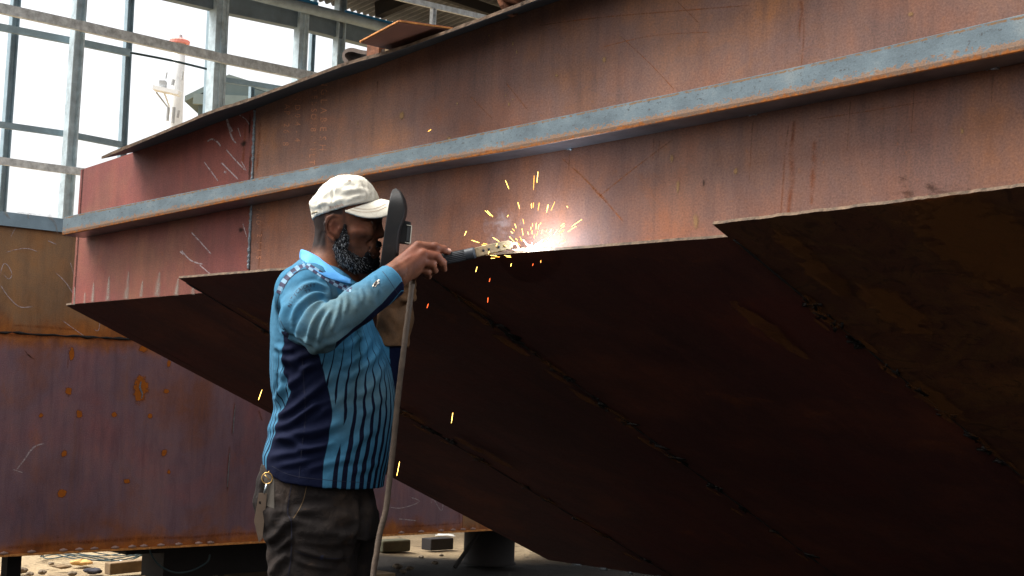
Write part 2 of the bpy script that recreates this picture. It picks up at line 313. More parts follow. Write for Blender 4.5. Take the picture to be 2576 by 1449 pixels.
# ---- rub rail
bt = spline([onA(160, 545, .10), onA(870, 402, .10), onA(1330, 308, .10), onA(1950, 178, .10), onA(2576, 33, .10)], 40)
bb = spline([onA(156, 592, .10), onA(870, 450, .10), onA(1330, 370, .10), onA(1950, 252, .10), onA(2576, 128, .10)], 40)
bt = np.vstack([bt, [ext(bt[-6], bt[-1], 2), ext(bt[-6], bt[-1], 6), ext(bt[-6], bt[-1], 9)]]); bb = np.vstack([bb, [ext(bb[-6], bb[-1], 2), ext(bb[-6], bb[-1], 6), ext(bb[-6], bb[-1], 9)]])
V = []; UV = []; F = []; dpt = .093
prof = [(-dpt, .975, 1.0), (-.004, .99, .99), (0, .97, .96), (0, .5, .5), (0, .16, .16), (-.0015, .03, .03), (-.004, .0, -.02), (-.05, .0, -.5), (-dpt, .0, -1.0)]
for t, b in zip(bt, bb):
    s = suv(t)[0]
    for off, h, vv in prof: p = b+(t-b)*h+NH*off; V.append(p); UV.append((s, vv))
k = len(prof); n = len(bt)
for i in range(n-1):
    for j in range(k-1): F.append((i*k+j, i*k+j+1, (i+1)*k+j+1, (i+1)*k+j))
F += [tuple(range(k))]
rail = mesh_obj('rub_rail', V, F, M['rail'], barge, uv=UV); fixnormals(rail)
for (u, v) in [(1232, 402), (1438, 372), (1643, 330), (1895, 286), (2140, 238), (2500, 170), (1010, 428), (690, 500), (420, 553)]:   # tack welds under the rail
    c = onA(u, v, .0); c = c+NH*.004; mb = MB()
    for q in range(5): mb.tube([c+UH*random.uniform(-.015, .015)+Z*random.uniform(-.004, .004), c+UH*random.uniform(-.015, .015)+Z*random.uniform(-.006, .006)+NH*.004], [random.uniform(.003, .006), random.uniform(.002, .005)], 6)
    mb.build('tack_weld', M['bead'], barge, True)
# ---- bottom plating, each plate reaching out past the side by its own amount
K0 = ab(onB(1380, 1409)); K1_ = ab(onB(1600, 1441)); KD = K1_-K0
def onK(a, b): d = b-a; M2 = np.array([[d[0], -KD[0]], [d[1], -KD[1]]]); t = np.linalg.solve(M2, K0-a); return a+d*t[0]
def toK(p, q): return onK(ab(onB(*p)), ab(onB(*q)))
def plate(edge, rseam, lseam, off, mat, ragged, **k):
    e = [ab(onB(*p)) for p in edge]; out = []
    for i in range(len(e)-1):
        for t in np.linspace(0, 1, 26, endpoint=False): q = e[i]+(e[i+1]-e[i])*t; q = q+np.array([0, random.uniform(-1, 1)*ragged*.45]); out.append(q)
    out.append(e[-1]); poly = [fromab(q, off) for q in out+[rseam, lseam]]
    n = len(poly); V = poly+[p-NB*.008 for p in poly]; ne = len(out)
    Fs = [tuple(range(n)), tuple(range(2*n-1, n-1, -1))]+[(i, n+i, n+(i+1) % n, (i+1) % n) for i in range(n)]
    o = mesh_obj('bottom_plate', V, Fs, mat, barge, uv=[tuple(ab(p)) for p in V], mats=[mat, M['edge']], midx=[0, 0]+[1 if i < ne-1 else 0 for i in range(n)], **k); return fixnormals(o)
S0K = K0; bK = K0[1]; S1K = toK((450, 697), (1010, 1035)); S2K = toK((1040, 655), (1620, 1085)); S3K = toK((1795, 552), (2400, 1050))
far_e = ab(onB(2576, 455)); fr = ab(onB(1830, 590))
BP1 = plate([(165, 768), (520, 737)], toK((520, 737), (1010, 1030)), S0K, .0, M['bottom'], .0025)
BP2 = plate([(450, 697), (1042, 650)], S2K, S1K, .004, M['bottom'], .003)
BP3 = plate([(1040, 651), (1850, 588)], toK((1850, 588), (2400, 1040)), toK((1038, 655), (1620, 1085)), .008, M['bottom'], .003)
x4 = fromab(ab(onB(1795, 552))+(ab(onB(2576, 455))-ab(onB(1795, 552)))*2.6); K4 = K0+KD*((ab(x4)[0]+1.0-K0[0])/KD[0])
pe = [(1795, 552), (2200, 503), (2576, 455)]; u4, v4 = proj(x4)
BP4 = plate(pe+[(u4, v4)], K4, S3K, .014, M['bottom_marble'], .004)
# flat bottom, far side and end bulkhead close the hull
INH = unit([VB[0], VB[1], 0]); k0 = fromab(K0); k1 = fromab(K4); 
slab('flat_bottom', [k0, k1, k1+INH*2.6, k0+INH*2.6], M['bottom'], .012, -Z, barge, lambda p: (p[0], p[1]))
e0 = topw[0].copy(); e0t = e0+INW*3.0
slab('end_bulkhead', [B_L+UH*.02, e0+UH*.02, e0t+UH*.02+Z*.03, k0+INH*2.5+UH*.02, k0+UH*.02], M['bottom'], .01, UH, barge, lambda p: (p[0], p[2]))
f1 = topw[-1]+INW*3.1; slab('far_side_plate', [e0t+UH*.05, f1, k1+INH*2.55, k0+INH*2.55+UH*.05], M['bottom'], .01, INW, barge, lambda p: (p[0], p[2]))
def seam_line(pa, pb_ab, off): a = ab(onB(*pa)); return [fromab(a+(pb_ab-a)*t, off) for t in np.linspace(.0, 1, 220)]
seam_spots = []
def broken_bead(pts, r, mat, clusters, seed, parent):
    rr = random.Random(seed); n = len(pts)
    for c in clusters:
        i0 = int(c*n); p = pts[i0]; seam_spots.append((p, rr.uniform(.5, 1.3))); mb = MB()
        for q in range(rr.randint(2, 5)):
            a = p+EB*rr.gauss(0, .006)+VB*rr.gauss(0, .010); mb.tube([a, a+EB*rr.gauss(0, .010)+VB*rr.gauss(0, .016), a+EB*rr.gauss(0, .016)+VB*rr.gauss(0, .022)], [r*rr.uniform(.3, .8), r*rr.uniform(.6, 1.3), r*rr.uniform(.2, .7)], 7)
        mb.build('weld_bead', mat, parent, True)
for pa, K_, off, cl, sd, par in (((470, 708), S1K, .005, [.12, .22, .34, .36, .41, .45, .52, .6, .66, .74, .8, .9], 1, BP2), ((1050, 665), S2K, .009, [.07, .12, .15, .19, .22, .25, .3, .33, .36, .42, .47, .55, .62, .7, .78], 2, BP3), ((1850, 590), S3K, .015, [.10, .12, .14, .17, .22, .26, .31, .36, .39, .42, .47, .5, .56, .6], 3, BP4)):
    L = seam_line(pa, K_, off); broken_bead(L, .0068, M['bead_dark'], cl, sd, par)
    bead('seam_gap', L[::2], .0022, M['black'], par, .7)
for t in np.linspace(.02, .5, 22): p = fromab(K0+(K4-K0)*t, .004); MB().tube([p, p+EB*random.uniform(.02, .06)], [random.uniform(.004, .009)]*2, 6).build('keel_weld', M['bead'], barge, True)
# ---- films on the plates: chalk, paint stencils, rust runs (surface pattern, a fraction of a millimetre proud)
def film(mb, P, w, nrm, k=14):
    P = np.asarray(P, float); Q = spline(P, k) if len(P) > 2 else np.array([P[0]+(P[1]-P[0])*t for t in np.linspace(0, 1, k)])
    V = []; UV = []; F = []
    for i in range(k):
        d = unit(Q[min(i+1, k-1)]-Q[max(i-1, 0)]); sd = unit(np.cross(d, nrm)); ww = w if np.isscalar(w) else np.interp(i/(k-1), np.linspace(0, 1, len(w)), w)
        V += [Q[i]-sd*ww/2, Q[i]+sd*ww/2]; UV += [(0, i/(k-1)), (1, i/(k-1))]
        if i: F.append((2*i-2, 2*i-1, 2*i+1, 2*i))
    mb.add(V, F, UV)
def blotch(mb, c, a, b, ex, ey, k=12):
    mb.add([c-ex*a-ey*b, c+ex*a-ey*b, c+ex*a+ey*b, c-ex*a+ey*b], [(0, 1, 2, 3)], [(0, 0), (1, 0), (1, 1), (0, 1)])
def films(name, mat, parent, strokes, fn, nrm, off):
    mb = MB()
    for pts, w in strokes: film(mb, [fn(u, v, off) for u, v in pts], np.asarray(w)/FPX*4.6 if not np.isscalar(w) else w/FPX*4.6, nrm)
    return mesh_obj(name, mb.V, mb.F, mat, parent, uv=mb.UV)
films('chalk_mark', M['chalk'], SIDE_L, [([(568, 285), (572, 305), (583, 345), (596, 362)], [7, 11, 8, 4]), ([(575, 312), (585, 332)], 8), ([(600, 288), (618, 300), (628, 315)], 4), ([(520, 357), (533, 350), (548, 358), (556, 370)], 6), ([(512, 405), (530, 430), (550, 457)], [3, 5, 6]), ([(556, 408), (578, 430), (600, 452)], 5), ([(568, 375), (590, 400), (618, 430)], 5), ([(607, 405), (620, 430)], 4), ([(563, 432), (571, 435)], 8), ([(598, 320), (606, 345)], 4),
  ([(455, 628), (480, 655), (512, 665)], 5), ([(480, 583), (505, 610), (532, 640)], 5), ([(452, 632), (462, 640)], 6), ([(610, 560), (622, 600)], 4), ([(500, 665), (530, 690)], 4)], onA, NH, .0012)
films('rust_streak', M['rust_run'], SIDE_R, [([(2013, 0), (2017, 25), (2012, 60), (2010, 110)], [9, 12, 8, 3]), ([(2020, 40), (2022, 90), (2014, 180)], [5, 6, 2]), ([(1645, 345), (1643, 380), (1640, 420)], [7, 5, 2]), ([(1660, 350), (1655, 400)], [5, 2]), ([(2140, 250), (2136, 300), (2130, 390)], [5, 4, 2]), ([(2300, 215), (2296, 280), (2292, 340)], [4, 3, 2]), ([(1895, 300), (1890, 360), (1884, 470)], [5, 4, 2]), ([(2500, 180), (2496, 220), (2494, 260)], [8, 5, 2]), ([(1985, 310), (1975, 380), (1970, 460), (1962, 560)], [4, 6, 6, 3]),
  ([(2050, 350), (2046, 420), (2040, 520)], [12, 20, 8]), ([(950, 200), (948, 250)], [8, 3]), ([(1130, 92), (1220, 60), (1330, 25)], [14, 22, 12]), ([(655, 300), (650, 380), (644, 440)], [16, 18, 10]), ([(618, 310), (614, 370), (608, 440)], [12, 16, 8]), ([(660, 560), (655, 620), (650, 680)], [8, 10, 5]), ([(1433, 385), (1430, 430)], [6, 2])], onA, NH, .0006)
films('red_rust_streak', M['rust_red'], SIDE_R, [([(1996, 330), (1990, 380), (1993, 440), (1986, 500), (1978, 580)], [6, 16, 20, 14, 8]), ([(1998, 300), (1994, 360)], [10, 14])], onA, NH, .0009)
films('scribe_line', M['rust_line'], SIDE_R, [([(1350, 65), (1500, 45), (1700, 28), (1900, 12)], 2.6), ([(1500, 500), (1600, 420), (1700, 345)], 3), ([(1440, 420), (1500, 480), (1570, 560)], 4), ([(1488, 470), (1530, 510)], 8), ([(1410, 395), (1470, 450)], 2.5), ([(1560, 90), (1640, 165), (1700, 230)], 2.2), ([(1180, 240), (1240, 300)], 2.2), ([(1270, 205), (1330, 280)], 2.6), ([(1700, 0), (1760, 60)], 2.2), ([(2050, 300), (2180, 280), (2330, 255)], 2), ([(1510, 120), (1640, 90), (1800, 80)], 1.8)], onA, NH, .0003)
mb = MB()
for (u, v, a, b) in [(1280, 262, 5, 9), (1290, 250, 4, 6), (1272, 240, 3, 5), (1230, 90, 5, 7), (1236, 105, 4, 6), (1290, 110, 6, 14), (1300, 130, 5, 10), (1560, 95, 4, 4), (2290, 35, 10, 8), (1690, 400, 9, 22), (1705, 470, 8, 26), (1150, 260, 4, 6), (1400, 190, 8, 6), (900, 310, 5, 16), (1010, 290, 14, 20), (1130, 350, 16, 14), (2420, 330, 7, 12), (1850, 430, 10, 16), (1520, 150, 10, 12), (1750, 560, 14, 30)]:
    blotch(mb, onA(u, v, .0015), R(a, 4.0), R(b, 4.0), UH, Z)
mesh_obj('spatter_spot', mb.V, mb.F, M['pale_spot'], SIDE_R, uv=mb.UV)
mb = MB()
for (u, v, a, b) in [(612, 362, 20, 14), (606, 578, 16, 11), (1770, 460, 4, 12), (628, 420, 7, 70), (628, 320, 7, 50)]:
    blotch(mb, onA(u, v, .0018), R(a, 4.3), R(b, 4.3), UH, Z)
mesh_obj('burn_mark', mb.V, mb.F, M['burn'], SIDE_L, uv=mb.UV)
films('primer_run', M['drip'], SIDE_L, [([(186, 768), (187, 745), (188, 720)], [16, 14, 4]), ([(212, 764), (213, 748), (214, 735)], [18, 14, 6]), ([(232, 762), (234, 738), (236, 708)], [26, 20, 5]), ([(270, 758), (272, 730), (275, 692)], [32, 24, 6]), ([(316, 754), (320, 722), (324, 680)], [36, 26, 6]), ([(354, 750), (357, 722), (359, 705)], [24, 18, 6]), ([(394, 748), (398, 715), (402, 682)], [40, 30, 6]), ([(442, 745), (446, 718), (449, 700)], [30, 20, 6]), ([(484, 742), (488, 718), (491, 704)], [26, 18, 6])], onA, NH, .0011)
def letters(name, items, mat, parent, place):
    # items: (text, x, y, size, angle) laid out on a surface by place(px, py)
    V = []; Fs = []; UV = []
    for txt, x, y, size, ang in items:
        cu = bpy.data.curves.new('lettering', 'FONT'); cu.body = txt; cu.size = size; cu.align_x = 'CENTER'; cu.align_y = 'CENTER'; cu.resolution_u = 3
        ob = bpy.data.objects.new('lettering', cu); COL.objects.link(ob); dg = bpy.context.evaluated_depsgraph_get(); me = bpy.data.meshes.new_from_object(ob.evaluated_get(dg))
        bmx = bmesh.new(); bmx.from_mesh(me); bmesh.ops.triangulate(bmx, faces=bmx.faces); bmx.verts.ensure_lookup_table(); b = len(V); ca, sa = math.cos(ang), math.sin(ang)
        for vv in bmx.verts: px = x+vv.co.x*ca-vv.co.y*sa; py = y-(vv.co.x*sa+vv.co.y*ca); V.append(place(px, py)); UV.append((.5, .5))
        for f in bmx.faces: Fs.append([b+q.index for q in f.verts])
        bmx.free(); bpy.data.objects.remove(ob); bpy.data.curves.remove(cu); bpy.data.meshes.remove(me)
    return mesh_obj(name, V, Fs, mat, parent, uv=UV)
def column(s, x0, y0, x1, y1, size): n = len(s); return [(ch, x0+(x1-x0)*i/(n-1), y0+(y1-y0)*i/(n-1), size, -math.pi/2) for i, ch in enumerate(s) if ch != ' ']
letters('stencilled_text', column('NGLABESH', 815, 208, 811, 371, 23)+column('IESSO.8-\'ILT', 791, 228, 784, 408, 20)+column('ID04-4', 748, 250, 748, 352, 20)+column('AP 26 8', 722, 268, 718, 362, 20)+column('2ND', 651, 528, 650, 560, 17)+column('2115', 652, 592, 650, 648, 17), M['chalk_orange'], SIDE_R, lambda x, y: onA(x, y, .0016))
# heat tint and blobs on the underside
mb = MB()
for (u, v, a, b) in [(2250, 780, .22, .09), (2080, 700, .16, .06), (1920, 820, .2, .05), (1985, 870, .14, .03), (1290, 870, .13, .03), (1240, 1150, .2, .035), (1180, 1120, .14, .03), (1040, 1050, .1, .03), (2360, 1010, .2, .06), (640, 800, .14, .02), (2480, 620, .4, .2), (2000, 620, .14, .05)]:
    p = onB(u, v, .02); blotch(mb, p, a, b, VB, unit(np.cross(NB, VB)))
rr_ = random.Random(12)
for p, k_ in seam_spots: blotch(mb, p+NB*.004-EB*rr_.uniform(-.02, .05)+VB*rr_.uniform(-.03, .03), .10*k_, .022*k_, VB, unit(np.cross(NB, VB)))
mesh_obj('rust_patch', mb.V, mb.F, M['dull_rust'], barge, uv=mb.UV)
# ================================================================ things on the deck
def deckp(u, v, off, dz): p = onA(u, v, off); return p+Z*dz
zd = dow[0][2]
pl = [onA(905, 109, .10), None, None, None]
zl = lambda s: np.interp(s, [suv(p)[0] for p in dow], [p[2] for p in dow])+.028
def deckplane(u, v):                          # sight line down to the sheer surface of the deck
    p = onA(u, v, .1)
    for _ in range(30): p = atz(u, v, zl(suv(p)[0]))
    return p
c4 = [deckplane(908, 109), deckplane(1005, 58), deckplane(1139, 77), deckplane(1004, 131)]
sp = thing('scrap_plate', c4[3], 'loose brown steel plate lying on the deck edge, one corner jutting out', 'steel plate')
o = MB().prism(c4, Z*.010).build('plate', M['scrap'], sp)
o = MB(); [o.bar(c4[i]+Z*.005, c4[(i+1) % 4]+Z*.005, .004, .0106, Z) for i in range(4)]; o.build('cut_edge', M['edge_rust'], sp)
blk = onA(952, 132, .05); bo = thing('timber_chock', blk, 'small dark timber chock under the loose plate on deck', 'timber block')
MB().box(blk+Z*.012, .05, .05, .055, UH, NH, Z).build('chock', M['rusty'], bo); MB().box(blk+Z*.012+UH*.06, .03, .04, .045, UH, NH, Z).build('wedge', M['timber'], bo)
st = thing('bent_steel_strip', onA(930, 150, .04), 'rusty steel strip bent into a loop on the deck edge', 'steel strip')
pts = spline([onA(893, 163, .03), onA(884, 150, .03), onA(888, 136, .03), onA(905, 131, .03), onA(930, 137, .03), onA(960, 139, .03), onA(985, 134, .03)], 24)
V = []; F = []
for i, p in enumerate(pts):
    d = unit(pts[min(i+1, 23)]-pts[max(i-1, 0)]); nn = unit(np.cross(d, NH)); V += [p+NH*.035+nn*.006, p-NH*.035+nn*.006, p-NH*.035-nn*.006, p+NH*.035-nn*.006]
    if i: a = 4*(i-1); F += [(a+j, a+(j+1) % 4, a+4+(j+1) % 4, a+4+j) for j in range(4)]
F += [(3, 2, 1, 0), (92, 93, 94, 95)]; fixnormals(mesh_obj('strip', V, F, M['strip'], st, smooth=False))
lp = onA(1325, 4, .05); lump = thing('rusted_pipe_stub', lp, 'flaky rusted pipe stub on the deck, cut off by the top of the picture', 'pipe')
pp = [lp-UH*.065+Z*.005, lp-UH*.05+Z*.03, lp+UH*.02+Z*.055, lp+UH*.09+Z*.09]; MB().tube(spline(pp, 12), [.034+.004*random.uniform(-1, 1) for _ in range(12)], 14).build('pipe', M['rusty'], lump, True)
MB().tube([lp-UH*.072+Z*.004, lp-UH*.06+Z*.008], [.042, .042], 14).build('flange', M['rusty'], lump)
# ================================================================ second hull block behind, left
g0 = W(0, 1395, 7.0); g1 = atz(1235, 1330, g0[2]); UG = unit([g1[0]-g0[0], g1[1]-g0[1], 0]); NG = np.array([UG[1], -UG[0], 0.0]); NG = NG if np.dot(NG, CAM-g0) > 0 else -NG
def onG(u, v, off=0.0): return onplane(u, v, g0+NG*off, NG)
def guv(P): return (float(np.dot(np.asarray(P)-g0, UG)), float(P[2]))
blockhull = thing('hull_block', (g0[0], g0[1], 0), 'purple brown hull block standing on supports behind the welder at the left', 'hull block')
L0 = g0-UG*1.2; L1 = g1+UG*1.6; zs0 = onG(0, 835)[2]; zs1 = onG(330, 852)[2]; zt = onG(0, 533)[2]
def at(s, z): p = g0+UG*s; p = p.copy(); p[2] = z; return p
sL = -1.2; sR = guv(g1)[0]+1.6; s33 = guv(onG(330, 800))[0]; s116 = guv(onG(1163, 1310))[0]
LOWP = slab('lower_plate', [at(sL, g0[2]), at(s116, g0[2]), at(s116, zs0-.004), at(sL, zs0-.004)], M['back_low'], .01, NG, blockhull, guv)
slab('lower_plate', [at(s116+.004, g0[2]), at(sR, g0[2]), at(sR, zs0-.004), at(s116+.004, zs0-.004)], M['back_up'], .01, NG, blockhull, guv)
UPP = slab('upper_plate', [at(sL, zs0+.004), at(s33, zs0+.004), at(s33, zt), at(sL, zt)], M['back_up'], .01, NG, blockhull, lambda p: (guv(p)[0]+3, guv(p)[1]))
slab('upper_plate', [at(s33+.004, zs0+.004), at(sR, zs0+.004), at(sR, zt), at(s33+.004, zt)], M['back_up'], .01, NG, blockhull, guv)
slab('rear_plate', [at(sL, g0[2])-NG*.95, at(sR, g0[2])-NG*.95, at(sR, zt)-NG*.95, at(sL, zt)-NG*.95], M['back_up'], .01, -NG, blockhull, guv)
slab('floor_plate', [at(sL, g0[2]+.012)-NG*.012, at(sR, g0[2]+.012)-NG*.012, at(sR, g0[2]+.012)-NG*.94, at(sL, g0[2]+.012)-NG*.94], M['back_low'], .01, -Z, blockhull, lambda p: (p[0], p[1]))
MB().bar(at(sL, zt-.033)+NG*.012, at(sR, zt-.033)+NG*.012, .022, .068, NG).build('top_rim', M['frame_dark'], blockhull)
MB().bar(at(sL, g0[2]-.006)-NG*.02, at(sR, g0[2]-.006)-NG*.02, .07, .010, NG).build('bottom_flange', M['edge_rust'], blockhull)
P_ = [at(s, zs0)+NG*.002+Z*random.uniform(-.003, .003) for s in np.linspace(sL, s116+.8, 140)]; bead('weld_seam', P_, .006, M['bead_dark'], blockhull, .6)
PALE_TACK = plain('pale_tack_weld', C(150, 120, 108), .6)
for u in (10, 80, 160, 200, 238, 290, 333, 362, 405, 450, 500, 530, 1010, 1060, 1110, 1140, 1165, 1190): p = onG(u, 1390-u*.053, .006); p[2] = g0[2]+.006; MB().tube([p-UG*.022, p, p+UG*.022], [.003, .010, .003], 7).build('tack_weld', PALE_TACK, LOWP, True)
films('chalk_mark', M['chalk'], LOWP, [([(0, 694), (8, 665), (20, 668), (30, 690), (22, 702), (8, 690)], 5), ([(0, 715), (20, 745), (50, 772), (88, 770)], 5), ([(15, 635), (40, 628), (70, 625), (96, 634)], 4), ([(25, 600), (50, 562), (96, 560), (68, 532)], 4), ([(138, 684), (165, 710), (190, 745), (216, 750)], 5), ([(176, 658), (184, 685), (188, 710)], 3.5), ([(205, 735), (210, 712), (225, 708), (242, 730), (258, 755), (285, 764)], 3.5), ([(245, 765), (252, 790), (248, 830), (236, 828)], 4), ([(155, 805), (190, 830), (216, 848)], 4), ([(120, 605), (142, 615)], 5), ([(160, 550), (164, 565)], 4), ([(40, 1184), (62, 1155), (85, 1125), (115, 1115)], [4, 9, 10, 4]), ([(30, 1180), (60, 1190)], 4),
   ([(975, 1275), (1010, 1278), (1055, 1262), (1030, 1250)], 5), ([(1000, 1305), (1050, 1310)], 6), ([(1085, 1270), (1090, 1255), (1110, 1285), (1115, 1262)], 5), ([(970, 1225), (985, 1240)], 4)], onG, NG, .002)
films('rust_stain', M['rust_run'], LOWP, [([(0, 841), (80, 845), (160, 849)], [16, 26, 18]), ([(150, 849), (230, 853), (340, 858)], [16, 20, 12]), ([(30, 818), (100, 822), (200, 830)], [10, 18, 12]), ([(175, 870), (172, 900), (170, 930)], [14, 12, 4]), ([(60, 880), (75, 895), (88, 905)], [8, 7, 8]), ([(170, 975), (172, 1000)], [16, 14]), ([(590, 1010), (588, 1050), (582, 1095)], [14, 18, 8]), ([(578, 1120), (574, 1170), (572, 1240)], [16, 20, 10]), ([(650, 1030), (660, 1060)], [20, 14]), ([(425, 1180), (424, 1192)], [7, 7]), ([(10, 1378), (120, 1370), (240, 1360)], [18, 26, 14]), ([(200, 1366), (330, 1356), (500, 1352)], [14, 28, 14]), ([(480, 1352), (580, 1344), (680, 1340)], [14, 24, 14]), ([(1000, 1325), (1080, 1322), (1160, 1316)], [10, 16, 8]), ([(1155, 1290), (1157, 1320)], [10, 12]), ([(145, 1345), (146, 1375)], [14, 14]), ([(1200, 1300), (1210, 1330)], [20, 20])], onG, NG, .0012)
mb = MB()
for (u, v, a, b) in [(353, 980, 32, 54), (360, 878, 18, 14), (425, 915, 9, 16), (173, 985, 14, 16), (199, 1043, 13, 17), (287, 1043, 10, 10), (378, 1046, 10, 9), (419, 984, 15, 11), (161, 1141, 14, 14), (412, 1140, 16, 16), (156, 1240, 19, 16), (319, 1211, 14, 12), (103, 1045, 8, 8), (425, 1187, 8, 8), (180, 890, 12, 26), (240, 790, 22, 14), (100, 1300, 50, 40), (330, 1160, 50, 70), (220, 1080, 40, 50), (640, 1080, 40, 60), (580, 1060, 26, 70), (572, 1180, 24, 70), (60, 1000, 30, 70)][:15]:
    blotch(mb, onG(u, v, .0016), R(a, 7.5), R(b, 7.5), UG, Z)
mesh_obj('rust_spot', mb.V, mb.F, M['rust_spot'], LOWP, uv=mb.UV)
films('weld_scar', M['bead'], LOWP, [([(355, 960), (352, 975), (358, 990), (356, 1003)], [4, 9, 6, 4]), ([(592, 1020), (589, 1050), (586, 1090)], [2, 5, 3]), ([(578, 1140), (575, 1180), (572, 1225)], [3, 5, 3])], onG, NG, .004)
films('dark_smear', M['burn'], LOWP, [([(62, 885), (85, 905)], 10)], onG, NG, .0008)
films('paint_run', M['drip'], blockhull, [([(10, 531), (26, 552)], [30, 6]), ([(70, 537), (72, 552)], [16, 5]), ([(120, 540), (138, 562), (146, 590)], [34, 14, 4]), ([(165, 546), (168, 558)], [12, 4]), ([(225, 552), (238, 565)], [22, 6]), ([(40, 534), (110, 541)], [7, 5]), ([(190, 549), (250, 556)], [6, 5])], onG, NG, .026)
# supports under the block
def post_thing(name, label, cat, build):
    o = thing(*build[0], label, cat); return o
def onground(u, v): return atz(u, v, 0.0)
p = at(guv(onG(30, 1395, -.35))[0], 0)-NG*.35; o = thing('prop_post', p, 'short black prop under the left end of the hull block', 'prop'); MB().box(p+Z*(g0[2]-.012)/2, .075, .07, g0[2]-.012, UG, NG, Z).build('post', M['black'], o); MB().box(p+Z*.011, .16, .14, .02, UG, NG, Z).build('foot', M['black'], o)
sa, sb_ = guv(onG(358, 1385, -.62))[0], guv(onG(672, 1365, -.29))[0]+.6
q = at((sa+sb_)/2, 0)-NG*.5; o = thing('keel_block', q, 'stack of black keel timbers under the hull block behind the welder', 'keel block')
h = g0[2]-.012
MB().box(at((sa-.28+sb_)/2, h-.032)-NG*.45, sb_-sa+.28, .3, .062, UG, NG, Z).build('cap_timber', M['black'], o)
MB().box(at((sa+sb_)/2, (h-.066)*.62)-NG*.5, sb_-sa, .24, (h-.068)*.72, UG, NG, Z).build('middle_timber', M['black'], o)
MB().box(at((sa+sb_)/2+.25, .055)-NG*.30, sb_-sa-.3, .7, .018, UG, NG, Z).build('plank', M['timber'], o)
MB().box(at(sa+.42, .0235)-NG*.20, .12, .2, .045, UG, NG, Z).build('foot_block', M['timber'], o); MB().box(at(sa+.85, .0235)-NG*.20, .10, .2, .045, UG, NG, Z).build('foot_block', M['timber'], o)
sa, sb_ = guv(onG(1178, 1340, -.45))[0], guv(onG(1285, 1340, -.45))[0]; q = at((sa+sb_)/2, 0)-NG*.45; o = thing('support_drum', q, 'thick black support standing under the right end of the hull block', 'support')
MB().tube([q, q+Z*.02, q+Z*(h-.02), q+Z*h], [.19, .175, .175, .185], 20).build('drum', M['black'], o, True); MB().box(q+Z*(h-.005), .52, .4, .010, UG, NG, Z).build('packing_plate', M['black'], o)
MB().bar(q-UG*.17+NG*.1+Z*h*.9, q-UG*.42+NG*.12+Z*.01, .02, .02, NG).build('brace', M['black'], o)
# ================================================================ ground
gx = np.concatenate([np.linspace(-300, -12, 14), np.linspace(-11, 11, 90), np.linspace(12, 300, 14)]); gy = np.concatenate([np.linspace(-60, 1, 10), np.linspace(1.4, 24, 110), np.linspace(26, 500, 18)])
X, Y = np.meshgrid(gx, gy, indexing='ij'); loc = (np.abs(X) < 11) & (Y > 1.4) & (Y < 24)
zz = np.where(loc, .012*np.sin(X*3.1+1)*np.sin(Y*2.3)+.008*np.sin(X*9+Y*4)+.006*np.sin(Y*13-X*5), 0)-.018
V = np.stack([X.ravel(), Y.ravel(), zz.ravel()], 1); nx, ny = len(gx), len(gy); I = np.arange(nx*ny).reshape(nx, ny)
Fq = np.stack([I[:-1, :-1].ravel(), I[1:, :-1].ravel(), I[1:, 1:].ravel(), I[:-1, 1:].ravel()], 1)
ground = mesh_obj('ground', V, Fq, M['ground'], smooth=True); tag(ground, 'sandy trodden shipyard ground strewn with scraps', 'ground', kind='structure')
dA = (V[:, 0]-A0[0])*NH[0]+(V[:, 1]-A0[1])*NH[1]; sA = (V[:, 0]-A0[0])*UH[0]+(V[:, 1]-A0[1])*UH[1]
shade_amt = np.clip((V[:, 0]+1.55+(6.9-V[:, 1])*.42)/1.0, 0, 1)*np.clip((9.7+.2*V[:, 0]-V[:, 1])/1.4, 0, 1); shade_amt = np.maximum(shade_amt, np.clip((7.8-V[:, 1])/.8, 0, 1)); shade_amt = np.maximum(shade_amt, np.clip((V[:, 0]+1.6)/.5, 0, 1)*np.clip((10.9-V[:, 1])/1.2, 0, 1))  # where the shade is painted into the ground colour
setattr_f(ground, 'ground_shade', shade_amt)
# litter on the ground
def lumpmesh(c, sx, sy, sz, seed, n=9):
    r = random.Random(seed); V = []; F = []; ph = [r.uniform(0, 6.28) for _ in range(6)]
    for i in range(n+1):
        th = math.pi*i/n
        for j in range(2*n):
            f = math.pi*j/n; k = 1+.22*math.sin(3*f+ph[0]+th)+.16*math.sin(5*f+ph[1])*math.sin(2*th+ph[2])+.12*math.sin(7*f+4*th+ph[3])
            V.append(np.array([c[0]+sx*k*math.sin(th)*math.cos(f), c[1]+sy*k*math.sin(th)*math.sin(f), c[2]+sz*k*math.cos(th)]))
    for i in range(n):
        for j in range(2*n): F.append((i*2*n+j, i*2*n+(j+1) % (2*n), (i+1)*2*n+(j+1) % (2*n), (i+1)*2*n+j))
    return V, F
def litter(name, u, v, sx, sy, sz, mat, label, cat, group=None, seed=1):
    p = onground(u, v); V, F = lumpmesh(p+Z*sz*.55, sx, sy, sz, seed); o = mesh_obj(name, V, F, mat, smooth=True, loc=p); fixnormals(o); return tag(o, label, cat, group)
litter('white_rag', 305, 1424, 0.055, 0.033, 0.0193, M['cloth_white'], 'crumpled white rag on the sand beneath the hull block', 'rag', seed=3)
litter('pale_rag', 155, 1428, 0.055, 0.033, 0.011, M['timber'], 'flattened beige rag on the sand near the black prop', 'rag', seed=5)
litter('ochre_rag', 205, 1418, 0.0605, 0.044, 0.0165, M['cloth_ochre'], 'ochre yellow rag on the sand between two pale rags', 'rag', seed=8)
litter('dark_rag', 236, 1440, 0.0495, 0.033, 0.0165, M['cloth_dark'], 'dark grey rag lying in front of the ochre rag', 'rag', seed=11)
litter('plastic_sheet', 1118, 1349, 0.077, 0.044, 0.011, M['cloth_white'], 'shiny white plastic scrap on the far sand left of the support', 'plastic scrap', seed=14)
